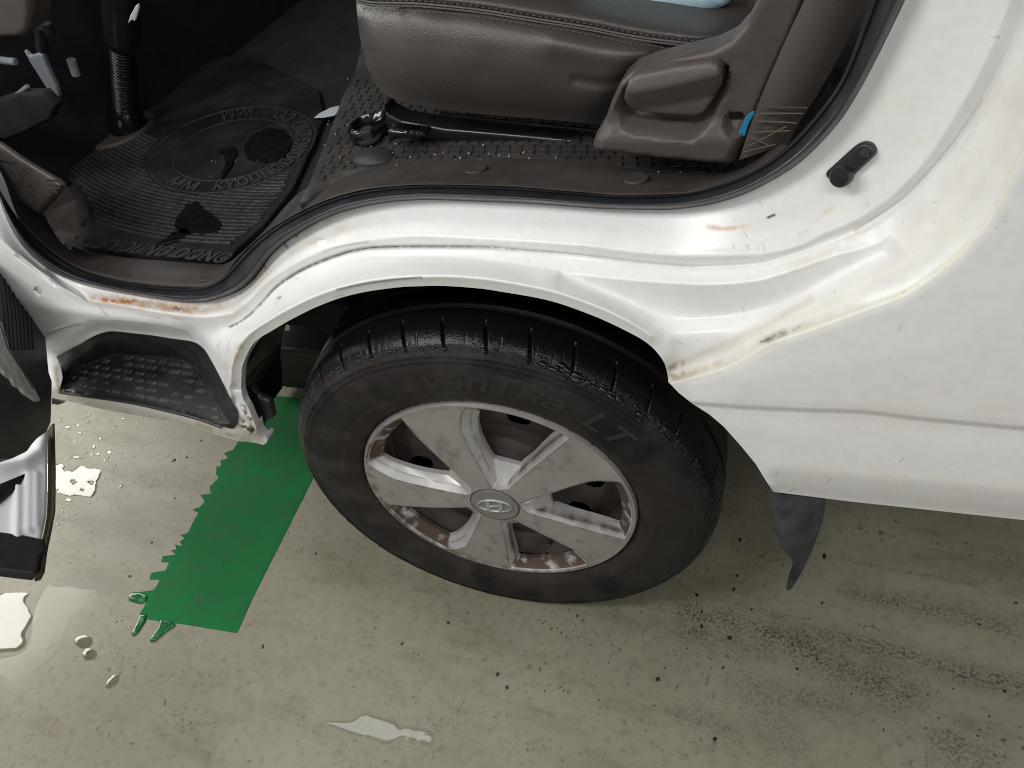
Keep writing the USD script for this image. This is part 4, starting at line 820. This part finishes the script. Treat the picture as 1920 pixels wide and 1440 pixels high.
for p, q in (((92, 346), (114, 349)), ((90, 354), (108, 362)), ((88, 338), (108, 338)), ((72, 370), (78, 385)), ((62, 372), (66, 388)), ((15, 320), (28, 345)), ((22, 312), (36, 338)), ((0, 300), (30, 306))):
    P = onplane([p, q], trp[0] + trp[3] * .012, trp[3]); obj('emblem_bar', tube(np.linspace(P[0], P[1], 4), .0014, 6), 'trim_plastic', fr)
obj('paper_strip', slab([(242, 42), (246, 28), (256, 10), (262, 5), (263, 14), (256, 38), (250, 36)], PY(.55), .004, .0015, .004), 'paper', label='torn strip of pale paper hanging beside the steering column', category='paper scrap')  # scrap of paper, no part of a pedal
obj('paper_scrap', slab(px_poly([(589, 222), (600, 213), (620, 203), (636, 199), (639, 205), (628, 217), (608, 221)], PZ(.572)), PZ(.5725), .0012, .0008, .006), 'paper', label='white paper scrap on the edge of the floor mat below the seat', category='paper scrap')
crumbs = []
for _ in range(90):
    c = [(640, 260, 50, 60), (720, 290, 60, 20), (900, 290, 120, 15), (1200, 330, 80, 8), (430, 300, 80, 40), (350, 130, 60, 50)][rng.integers(6)]
    q = (rng.normal(c[0], c[2] * .5), rng.normal(c[1], c[3] * .5)); z = .753 if q[0] > 600 and q[1] < 350 and q[0] < 1330 else .571
    if z > .7 and q[1] < 230 and q[0] > 700: continue
    P = at_z([q], z)[0]; s = trimesh.creation.icosphere(0, 1.); crumbs.append((np.array(s.vertices) * rng.uniform(.0005, .0013) + P, np.array(s.faces)))
obj('cab_crumbs', join(*crumbs), 'paper', label='pale crumbs scattered over the cab floor and seat hump', category='crumbs', kind='stuff')

# ---- step with rubber pad
step = group('entry_step', truck)
SP = spline(STEP + STEP[:1], step=3)[:-1]
front_z = at_y([(240, 753)], -.003)[0][2]
FLOORP = [(128, 700), (150, 688), (190, 672), (215, 664), (250, 664), (300, 668), (350, 676), (372, 690), (388, 715), (405, 748), (424, 780), (430, 797), (415, 796), (364, 779), (309, 765), (240, 750), (149, 737), (116, 730), (122, 712)]
# pad: flat tread at front_z, rising walls to the recess outline
fl = Polygon(spline(FLOORP + FLOORP[:1], step=4)).buffer(0)
outp = Polygon(SP).buffer(0)
p, f = tri_poly(outp, 3.5)
inside = shapely.contains_xy(fl, p[:, 0], p[:, 1]); dfl = shapely.distance(shapely.points(p), fl)
dout = shapely.distance(shapely.points(p), outp.boundary)
yin = at_z(p, front_z - .006)[:, 1]; yout = depth_at(p) - .001
wq = np.where(inside, 0, np.clip(dfl / (dfl + dout + 1e-6), 0, 1)) ** .8
# the wall stands upright: keep its depth near the floor's rear edge
yy = yin.copy()
nf = cKDTree(np.array(fl.exterior.segmentize(2).coords)); near = np.array(fl.exterior.segmentize(2).coords)
yb = at_z(near, front_z - .006)[:, 1]; yb = yb[nf.query(p)[1]]
yy = np.where(inside, yin, yb * (1 - wq) + yout * wq)
yy = np.minimum(yy, np.where(inside, 9, np.maximum(yb, yout))) - .0012 * (dout < 4)
obj('step_pad', face_cam(at_y(p, yy), f), 'step_rubber', step)
flw = Polygon(at_z(np.array(fl.exterior.coords), front_z - .006)[:, :2]).buffer(-.006)
shapely.prepare(flw)
u = np.array([math.cos(.0), math.sin(.0)]); w = np.array([-u[1], u[0]])
X0, Y0_, X1, Y1 = flw.bounds; nb = 0
for i in range(int((X1 - X0) / .030) + 2):
    for j in range(int((Y1 - Y0_) / .017) + 2):
        cx, cy = X0 + i * .030 + (j % 2) * .015, Y0_ + j * .017
        g = affinity.skew(shapely.box(cx, cy, cx + .021, cy + .0085), 18).intersection(flw)
        if rng.random() < .16: continue
        g = affinity.scale(g, rng.uniform(.7, 1.15), rng.uniform(.75, 1.1)).intersection(flw)
        if g.is_empty or g.area < 5e-5 or g.geom_type != 'Polygon': continue
        ring = np.array(g.exterior.coords)[:-1]; c = ring.mean(0); h = .0024
        n = len(ring); t_ = c + (ring - c) * .82; z0 = front_z - .0062
        V = np.vstack([np.c_[ring, np.full(n, z0)], np.c_[t_, np.full(n, z0 + h)], [[*c, z0 + h]]])
        k = np.arange(n); kk = (k + 1) % n
        F = np.vstack([np.c_[k, kk, kk + n], np.c_[k, kk + n, k + n], np.c_[k + n, kk + n, np.full(n, 2 * n)]])
        obj('tread_block', (V, F), 'tread_block', step, smooth=False); nb += 1
obj('step_lip', tube(at_y(spline([(112, 735), (149, 741), (240, 754), (309, 769), (364, 783), (415, 801)], step=8), -.004), .003, 8), 'step_rubber', step)

# ---- rubber stop on the jamb
stop = group('door_stop', truck)
PL = [(1552, 333), (1549, 322), (1560, 313), (1602, 274), (1613, 267), (1625, 265), (1638, 271), (1643, 284), (1640, 292), (1600, 328), (1596, 334), (1575, 345)]
c3 = at_y([(1595, 305)], depth_at(np.array([(1595., 305.)])) - .004)[0]
ee = np.array([(1560., 325.), (1635., 280.), (1595., 330.), (1595., 285.)]); E3 = at_y(ee, depth_at(ee))
U_ = E3[1] - E3[0]; U_ /= np.linalg.norm(U_); V_ = E3[3] - E3[2]; N_ = np.cross(U_, V_); N_ /= np.linalg.norm(N_)
if N_ @ (CP - c3) < 0: N_ = -N_
V_ = np.cross(N_, U_); PLN = (c3, U_, V_, N_)
PLB = (c3 - N_ * .006, U_, V_, N_)
obj('stop_plate', slab(px_poly(soft(PL, 2), PLN), PLB, .010, .003, .002), 'black_rubber', stop)
o = onplane([(1577, 331)], c3 + N_ * .010, N_)[0]
obj('stop_button', tube_profile(o - N_ * .006, N_, [0, 0, .009, .0105, .0105, .0115, .0118], [0, .0092, .0092, .0082, .0045, .0040, 0], 40), 'black_rubber', stop)
o = onplane([(1621, 287)], c3 + N_ * .006, N_)[0]
obj('stop_screw', join(tube_profile(o, N_, [-.004, .001, .003, .0035], [.0042, .0042, .0034, 0], 28), *[tube(np.linspace(o + N_ * .0034 - d_ * .0024, o + N_ * .0034 + d_ * .0024, 3), .0006, 4) for d_ in (U_, V_)]), 'frame_dark', stop)

# ---- mud flap behind the wheel
FLAP = [(1417, 878), (1424, 880), (1436, 905), (1452, 925), (1500, 929), (1546, 935), (1546, 961), (1540, 986), (1527, 1022), (1510, 1060), (1489, 1098), (1480, 1107), (1472, 1106), (1478, 1088), (1488, 1059), (1486, 1050), (1472, 1035), (1461, 1022), (1457, 1008), (1454, 976), (1443, 930), (1432, 903), (1420, 890)]
obj('mud_flap', (lambda m: thicken(*m, np.array([0, .009, 0])))(patch(soft(FLAP, 2), [(1417, 878, .06), (1452, 925, .05), (1546, 935, .09), (1546, 961, .092), (1527, 1022, .085), (1480, 1107, .05), (1457, 1008, .04), (1488, 1059, .055), (1500, 975, .05), (1505, 1020, .055)], 4, 8)), 'flap_rubber', truck, label='dusty black rubber mud flap curling behind the front wheel')

# ---- open door (its inner face, lower part)
dA = at_z([(95, 800)], .38)[0]; dB = at_z([(75, 1090)], .38)[0]
du = (dB - dA) * [1, 1, 0]; du /= np.linalg.norm(du); dn = np.cross(du, [0, 0, 1.]); 
if dn @ (CP - dA) < 0: dn = -dn
nh = dn.copy(); nt = nh * .99 - np.array([0, 0, .12]); nt /= np.linalg.norm(nt); tv = np.cross(nt, du); tv *= np.sign(tv[2])
TP = lambda h=0.: (dA - nh * .005 + nt * h, du, tv, nt)
dn = dn * .78 + np.array([0, 0, .626]); dv = np.cross(dn, du); dv *= np.sign(dv[2])
DP = lambda h=0.: (dA + dn * h, du, dv, dn)
door = group('open_door', truck, label='lower part of the open front door with dark trim above white sheet metal')
SH = [(-70, 845), (88, 806), (90, 900), (88, 965), (80, 1005), (75, 1024), (40, 1016), (-70, 1000)]
shell = px_poly(SH, DP())
ribl = [LineString((onplane([a_, b_], dA, dn) - DP()[0]) @ np.c_[du, dv]) for a_, b_ in (((32, 915), (30, 1005)), ((51, 890), (50, 996)), ((66, 890), (66, 990)))]
def shell_h(p, d):
    q = shapely.points(p); h = 0
    for l_ in ribl: h = h + .004 * np.exp(-(shapely.distance(q, l_) / .006) ** 2)
    top_l = LineString((onplane([(-70, 885), (0, 880), (40, 872), (70, 850), (80, 815)], dA, dn) - DP()[0]) @ np.c_[du, dv])
    return h + .010 * np.exp(-(shapely.distance(q, top_l) / .012) ** 2)
obj('inner_sheet', slab(shell, DP(-.02), .022, .006, .004, shell_h), 'door_white', door)
obj('door_skin', slab([(-170, 560), (-60, 640), (-20, 900), (-60, 1080), (-500, 900), (-560, 620), (-350, 470)], DP(-.05), .02, .008, .03), 'door_white', door)
obj('sheet_gap', slab([(-70, 935), (0, 908), (30, 896), (50, 887), (36, 912), (18, 930), (0, 945), (-70, 975)], DP(.0025), .002, .001, .008), 'black_metal', door)
obj('trim_panel', slab(px_poly([(-22, 415), (0, 438), (10, 450), (22, 467), (38, 495), (47, 520), (62, 540), (73, 572), (83, 605), (88, 635), (92, 680), (94, 700), (100, 716), (100, 728), (99, 754), (98, 794), (91, 810), (75, 821), (64, 833), (56, 845), (31, 857), (0, 860), (-22, 862)], TP(.03)), TP(.0), .03, .007, .008), 'dark_plastic', door)
for k in range(8):
    x = 2 + k * 7; obj('trim_rib', tube(onplane(resample([(x, 520 + k * 3), (x + 8, 590), (x + 12, 655)], 12), TP(.031)[0], nt), .0016, 6), 'dark_plastic', door)
obj('worn_strip', slab([(-40, 575), (0, 606), (14, 655), (36, 690), (60, 728), (73, 752), (64, 754), (40, 738), (33, 728), (22, 724), (17, 712), (6, 705), (0, 698), (-40, 650)], TP(.0305), .004, .003, .005), 'white_worn', door)
obj('worn_edge', tube(onplane(resample([(-30, 575), (0, 612), (13, 655), (38, 692), (60, 730)], 10), TP(.033)[0], nt), .003, 6), 'brown_rust', door)
obj('bottom_flange', slab([(97, 804), (99, 900), (98, 968), (92, 1002), (83, 1044), (77, 1088), (64, 1090), (69, 1055), (75, 1024), (82, 1000), (88, 965), (90, 900), (89, 808)], DP(-.02), .018, .004, .005), 'brown_rust', door)
obj('bottom_seal', slab([(-70, 1000), (40, 1014), (76, 1022), (81, 1047), (71, 1055), (67, 1078), (62, 1088), (40, 1086), (-70, 1072)], DP(-.012), .016, .006, .006), 'black_rubber', door)
obj('small_bracket', slab([(100, 744), (124, 752), (112, 756), (100, 754)], PY(.04), .006, .002, .004), 'brown_rust', truck)

# ================================================================== WHEEL
STEER = .1406; cs, sn = math.cos(STEER), math.sin(STEER); WC = np.array([0, 0, .315])
def wl(u, w, v):
    """wheel frame (right, up, outward) to world"""
    u, w, v = np.broadcast_arrays(np.asarray(u, float), w, v)
    return WC + u[..., None] * np.array([cs, sn, 0]) + w[..., None] * np.array([0, 0, 1.]) + v[..., None] * np.array([sn, -cs, 0])
wheel = group('wheel', truck)
prof = np.array([(.196, -.030), (.204, -.014), (.209, -.007), (.214, -.001), (.222, .004), (.233, .0085), (.236, .0095), (.238, .0085), (.250, .0105), (.268, .0110), (.283, .0080), (.290, .0052), (.2915, .0068), (.2935, .0052), (.297, .0030), (.2985, .0046), (.3005, .0020), (.3045, -.0015), (.3075, -.0040), (.3125, -.0100), (.3165, -.0165), (.3205, -.026), (.3235, -.042), (.325, -.062), (.326, -.1), (.325, -.138), (.3235, -.158), (.3205, -.174), (.315, -.186), (.303, -.197), (.27, -.206), (.23, -.203), (.205, -.190)])
pd = np.r_[0, np.cumsum(np.linalg.norm(np.diff(prof, axis=0), axis=1))]
ti = np.unique(np.r_[np.linspace(0, pd[17], 46), np.linspace(pd[17], pd[23], 30), np.linspace(pd[23], pd[27], 44), np.linspace(pd[27], pd[-1], 16)])
pr = PchipInterpolator(pd, prof, axis=0)(ti); NT = 1440
th = np.arange(NT) / NT * 2 * np.pi
Rr = np.repeat(pr[:, :1], NT, 1); Vv = np.repeat(pr[:, 1:], NT, 1); TH = np.repeat(th[None], len(pr), 0)
deg = np.degrees(TH)
jit = meshkit.noise(np.c_[TH.ravel() * 30, np.zeros(TH.size), np.zeros(TH.size)], 8).reshape(TH.shape)
slot = np.abs((deg + 2.2 * (Vv + .05) / .05 + 4) % 10 - 5) * np.pi / 180 * .32      # distance to a tread slot
inslot = np.clip((.0019 - slot) / .0009, 0, 1) * np.clip((Vv + .040) / .003, 0, 1) * np.clip((.000 - Vv) / .003, 0, 1)
sipe = np.abs((deg + 1) % 2 - 1) * np.pi / 180 * .32
insipe = np.clip((.0014 - sipe) / .0008, 0, 1) * np.clip((Vv + .020) / .004, 0, 1) * np.clip((-.002 - Vv) / .003, 0, 1) * np.clip((jit - .5) * 4, 0, 1)
circ = sum(np.clip((.0035 - np.abs(Vv - c_)) / .0012, 0, 1) for c_ in (-.060, -.100, -.140))
cut = .006 * inslot + .0018 * insipe + .0075 * np.clip(circ, 0, 1)
Rr = Rr - cut * .9; Vv = Vv - cut * .35 * np.clip((Vv + .03) / .03, 0, 1)
rag = np.exp(-((Rr - .303) / .006) ** 2) * (Vv > -.03); Vv = Vv + rag * .0016 * (meshkit.fbm(np.c_[TH.ravel() * 26, Rr.ravel() * 300, np.zeros(TH.size)], 3, 5).reshape(TH.shape) - .5) * 2
tyre = wl(Rr * np.cos(TH), Rr * np.sin(TH), Vv).reshape(-1, 3)
zz = tyre[:, 2]; low = zz < .0008; tyre[low, 2] = .0008
tf = grid_faces(len(pr), NT, wrap=True)
tpx = np.c_[Rr.ravel() * np.cos(TH.ravel()), Rr.ravel() * np.sin(TH.ravel())]
n1 = meshkit.fbm(np.c_[tpx * 28, np.zeros(len(tpx))], 4, 11); n2 = meshkit.fbm(np.c_[tpx * 120, np.zeros(len(tpx))], 3, 12)
side = np.clip((Vv.ravel() + .012) / .012, 0, 1)
tc = np.tile([.005, .005, .006], (len(tpx), 1)) * (1 - side[:, None]) + side[:, None] * np.array([.0195, .0165, .0158])
dust = side * np.clip((n1 - .46) * 4, 0, 1) * np.clip(.6 - .5 * tpx[:, 0] / .3, .25, 1) * .8; tc = tc * (1 - dust[:, None]) + dust[:, None] * np.array([.040, .036, .034])
bead = np.exp(-((Rr.ravel() - .222) / .012) ** 2) * side * np.clip(n1 * 1.5 - .2, 0, 1) * .7; tc = tc * (1 - bead[:, None]) + bead[:, None] * np.array([.040, .030, .029])
dk = side * np.clip((meshkit.fbm(np.c_[tpx * 14, np.ones(len(tpx))], 4, 21) - .56) * 8, 0, 1) * .5; tc *= (1 - dk[:, None])
tr_ = np.where(side > .5, .50 + .25 * n2, .18 + .15 * n2); 
obj('tyre', (tyre, tf), 'tyre_rubber', wheel, col=tc, extra={'rough': tr_}, label='black tyre, wet glossy tread and dusty sidewall')
# raised sidewall lettering
v, f = flat_text('vanTRa  LT', .030, True, .0012)
v, f = trimesh.remesh.subdivide_to_size(v, f, .004); v[:, 0] += v[:, 1] * .2
x = (v[:, 0] - v[:, 0].min()) / np.ptp(v[:, 0]); ang = np.radians(97 - x * 62); r = .249 + v[:, 1] * 1.05
base_v = np.interp(r, pr[:60, 0], pr[:60, 1])
obj('tyre_lettering', (wl(r * np.cos(ang), r * np.sin(ang), base_v + .0000 + v[:, 2] * .5), f[:, ::-1]), 'letter_rubber', wheel, smooth=False)
# water beads at the wet shoulder
wb = []
for _ in range(420):
    a = rng.uniform(8, 125) if rng.random() < .7 else rng.uniform(-10, 70)
    a = math.radians(a); rr_ = rng.normal(.3065, .0028); vv_ = np.interp(rr_, pr[:76, 0], pr[:76, 1])
    s_k = 1.7 if .55 < a < 1.15 else 1.0; p = wl(rr_ * np.cos(a), rr_ * np.sin(a), vv_ - .0005); s = trimesh.creation.icosphere(1, 1.0); s_ = s_k * rng.choice([.0010, .0016, .0025], p=[.55, .33, .12])
    V = np.array(s.vertices) * [s_ * 1.5, s_, s_ * .8] @ np.array([[math.sin(a), 0, -math.cos(a)], [0, 1, 0], [math.cos(a), 0, math.sin(a)]]); wb.append((V + p, np.array(s.faces)))
obj('water_beads', join(*wb), 'black_gloss', wheel + '/tyre', kind='stuff')

# hubcap: domed disc with five pockets, each with sloping facets down to an opening
def vcap(r): return .012 - .012 * (r / .205) ** 2 + .0016 * np.exp(-((r - .2045) / .0032) ** 2) - .006 * np.clip((r - .2055) / .003, 0, 1) ** 2
OUTL = dict(L=[(.041, .0105), (.09, .0395), (.125, .0595), (.148, .0705), (.172, .0725), (.1895, .0680)], R=[(.1875, -.0715), (.150, -.0550), (.10, -.0330), (.047, -.0125)])
CRST = dict(L=[(.050, .0070), (.092, .0330), (.125, .0500), (.147, .0585), (.170, .0615), (.1865, .0600)], R=[(.1850, -.0640), (.150, -.0460), (.10, -.0270), (.053, -.0090)])
INN = dict(L=[(.079, .0190), (.102, .0335), (.125, .0440), (.145, .0500), (.162, .0525), (.1755, .0515)], R=[(.1775, -.0555), (.145, -.0440), (.11, -.0330), (.081, -.0205)])
def ring4(c, rim, hub, n=26):
    """closed outline: anticlockwise side outward, along the rim, clockwise side inward, along the hub edge"""
    Ls, Rs = spline(c['L'], n=n), spline(c['R'], n=n)
    a0, a1 = math.atan2(Ls[-1, 1], Ls[-1, 0]), math.atan2(Rs[0, 1], Rs[0, 0]); r0, r1 = np.hypot(*Ls[-1]), np.hypot(*Rs[0])
    t = np.linspace(0, 1, n); aa = a0 + (a1 - a0) * t; rr = r0 + (r1 - r0) * t
    rim_ = np.stack([rr * np.cos(aa), rr * np.sin(aa)], 1)
    h0, h1 = Rs[-1], Ls[0]; hb = h0 + (h1 - h0) * t[:, None]; hb[:, 0] -= hub * np.sin(np.pi * t)
    return np.vstack([Ls[:-1], rim_[:-1], Rs[:-1], hb[:-1]])
o4, c4, i4 = ring4(OUTL, .2, .004), ring4(CRST, .198, .003), ring4(INN, .19, .000)
nL = 25
dC = np.concatenate([np.full(nL, .0085), np.full(nL, .006), np.full(nL, .0050), np.full(nL, .0035)]); dC = gaussian_filter(dC, 1.5, mode='wrap')
dI = np.concatenate([np.full(nL, .022), np.full(nL, .024), np.full(nL, .025), np.full(nL, .022)])
pockets, pv = [], []
def turn(p, k):
    c_ = math.radians(68 - 72 * k); return np.stack([p[:, 0] * math.cos(c_) - p[:, 1] * math.sin(c_), p[:, 0] * math.sin(c_) + p[:, 1] * math.cos(c_)], 1)
disc = Point(0, 0).buffer(.2085, 180)
for k in range(5): disc = disc.difference(Polygon(turn(o4, k)))
p, f = tri_poly(disc, .0032, rings=(.0008, .0024))
rr_ = np.hypot(p[:, 0], p[:, 1]); dd_ = shapely.distance(shapely.points(p), shapely.union_all([Polygon(turn(o4, k)).exterior for k in range(5)]))
hvs, hfs, hbs, n = [np.c_[p, vcap(rr_) - .0012 * np.clip(1 - dd_ / .0024, 0, 1) ** 2]], [f], [np.zeros(len(p))], len(p)
m2f = lambda q: meshkit.fbm(np.c_[q * 90, np.zeros(len(q))], 4, 32)
for k in range(5):
    O, C_, I = turn(o4, k), turn(c4, k), turn(i4, k)
    vo = vcap(np.hypot(O[:, 0], O[:, 1])) - .0012; rows = []
    lev = [(O, vo)]
    for t in np.linspace(.2, 1, 5): lev.append((O + (C_ - O) * t, vo - dC * t))
    for t in np.linspace(.08, 1, 10): lev.append((C_ + (I - C_) * t, (vo - dC) * (1 - t) + (.010 - dI) * t))
    lev.append((I - (I - I.mean(0)) * .004, .010 - dI - .007))
    V = np.vstack([np.c_[q, v] for q, v in lev]); F = grid_faces(len(lev), len(O), wrap=True)
    sid = np.arange(len(O)) // nL; br_ = []
    for li in range(len(lev)):
        t = li / (len(lev) - 1); br_.append(np.choose(sid, [.55 * np.exp(-((t - .33) / .06) ** 2) + .25 * t, 1.6 * (t > .12), .95 * np.exp(-((t - .45) / .35) ** 2), .12 + .1 * t]))  # rim walls grimy; crest and blade lines are shade painted brown
    hvs.append(V); hfs.append(F + n); hbs.append(np.concatenate(br_)); n += len(V)
hp2 = np.vstack(hvs); hf_ = np.vstack(hfs); brown = np.concatenate(hbs)
hv = wl(hp2[:, 0], hp2[:, 1], hp2[:, 2]); hf_ = face_cam(hv, hf_[:len(f)])[1] if False else hf_
fn = np.cross(hv[hf_[:, 1]] - hv[hf_[:, 0]], hv[hf_[:, 2]] - hv[hf_[:, 0]]); flip = (fn @ np.array([sn, -cs, 0])) < 0; hf_[flip] = hf_[flip][:, ::-1]
q3 = np.c_[hp2[:, :2], np.zeros(len(hp2))]; R2_ = np.hypot(hp2[:, 0], hp2[:, 1])
m1 = meshkit.fbm(q3 * 22, 4, 31); m2 = meshkit.fbm(q3 * 90, 4, 32); m3 = meshkit.fbm(q3 * [70, 45, 1] + 5, 5, 33)
plate = np.arange(len(hv)) < len(p)
hc = np.where(plate[:, None], [.335, .318, .300], [.50, .49, .48]) * (.82 + .34 * m1)[:, None]  # plate dulled by dirt; facets lightened, overhead light put into colour
edge_d = np.r_[dd_, np.full(len(hv) - len(p), 1.)]; edge_k = (np.exp(-(edge_d / .0022) ** 2) * np.clip(m2 * 2 - .45, 0, 1))[:, None] * .75
hc = hc * (1 - edge_k) + edge_k * np.array([.085, .055, .038])  # spoke outlines: brown dirt with shadow lines painted in
bb = np.clip(brown * np.clip((m2 - .20) * 3.0, 0, 1), 0, 1); bb = np.maximum(bb, np.clip((m3 - .57) * 4, 0, 1) * .38)
bb = np.maximum(bb, np.clip((m2 - .40) * 4, 0, 1) * np.exp(-((R2_ - .200) / .008) ** 2) * np.clip(.30 - .45 * (hp2[:, 0] / .2) - .25 * hp2[:, 1] / .2, 0, 1) * .9)
hc = hc * (1 - bb[:, None]) + bb[:, None] * np.array([.088, .058, .043])
obj('hubcap', (hv, hf_), 'hubcap_silver', wheel, col=hc, extra={'rough': .34 + .4 * bb}, label='dirty silver five spoke hubcap with brown grime and painted shade in its pockets', smooth_split=38)
# centre emblem: round badge with an oval ring and slanted letter
badge = group('centre_badge', wheel)
bz = .0125
a = np.linspace(0, 2 * np.pi, 73)
ringr = .0365
def wslab(poly, t, b, res, v=bz):
    pln = (WC + v * np.array([sn, -cs, 0]), np.array([cs, sn, 0]), np.array([0, 0, 1.]), np.array([sn, -cs, 0])); return slab(poly, pln, t, b, res)
obj('badge_disc', wslab(Point(0, 0).buffer(ringr, 48), .0022, .0015, .004, .0108), 'badge_silver', badge)
obj('badge_groove', tube(wl((ringr + .0006) * np.cos(a), (ringr + .0006) * np.sin(a), np.full(73, .0116)), .0009, 6, False), 'frame_dark', badge)
ro = 12; RT = math.radians(8)
def ell(rx, ry): return affinity.scale(Point(0, 0).buffer(1, 48), rx, ry)
oval = ell(.0275, .0150).difference(ell(.0245, .0118))
xs_ = np.linspace(-1, 1, 21)
legL = Polygon([(-.0150, -.0122), (-.0085, -.0134), (-.0045, .0132), (-.0110, .0122)])
legR = affinity.rotate(legL, 180, origin=(0, 0))
bar = Polygon([(-.0098, -.0062), (-.004, -.0018), (.003, .0002), (.0090, -.0022), (.0098, .0062), (.004, .0018), (-.003, -.0002), (-.0090, .0022)])
hshape = shapely.union_all([oval, legL.intersection(ell(.0262, .0138)), legR.intersection(ell(.0262, .0138)), bar])
obj('badge_emblem', wslab(affinity.rotate(hshape, 0), .0026, .001, .0016, .0128), 'bright_metal', badge)
# steel wheel behind
NS = .0018; g_ = np.arange(-.2, .2001, NS); U, Wd = np.meshgrid(g_, g_); R2 = np.hypot(U, Wd); A2 = np.arctan2(Wd, U)
vd = np.interp(R2, [0, .03, .05, .075, .10, .125, .15, .170, .185, .196, .201], [-.030, -.030, -.036, -.058, -.060, -.052, -.050, -.060, -.062, -.040, -.018])
keep = R2 < .2005
for k in range(10):
    c_ = math.radians(68 + 36 * k); keep &= np.hypot(U - .136 * math.cos(c_), Wd - .136 * math.sin(c_)) > .0165
idx = -np.ones(U.shape, int); idx[keep] = np.arange(keep.sum())
a_, b_, c__, d_ = idx[:-1, :-1], idx[:-1, 1:], idx[1:, 1:], idx[1:, :-1]; ok = (a_ >= 0) & (b_ >= 0) & (c__ >= 0) & (d_ >= 0)
obj('steel_rim', (wl(U[keep], Wd[keep], vd[keep]), np.vstack([np.c_[a_[ok], b_[ok], c__[ok]], np.c_[a_[ok], c__[ok], d_[ok]]])), 'steel_brown', wheel, label='brown dusty steel wheel behind the hubcap')
pln_b = -.17
obj('brake_drum', tube_profile(wl(0, 0, -.19), np.array([sn, -cs, 0]), [0, 0, .10, .11, .11], [0, .15, .15, .14, 0], 60), 'black_metal', wheel)
va = math.radians(-68)
p0 = wl(.150 * math.cos(va), .150 * math.sin(va), -.045); p1 = wl(.140 * math.cos(va), .140 * math.sin(va), -.005)
obj('valve_stem', join(cyl(p0, p0 + (p1 - p0) * .7, .0042, 14), cyl(p0 + (p1 - p0) * .68, p1, .0050, 14, .001)), 'frame_dark', wheel)
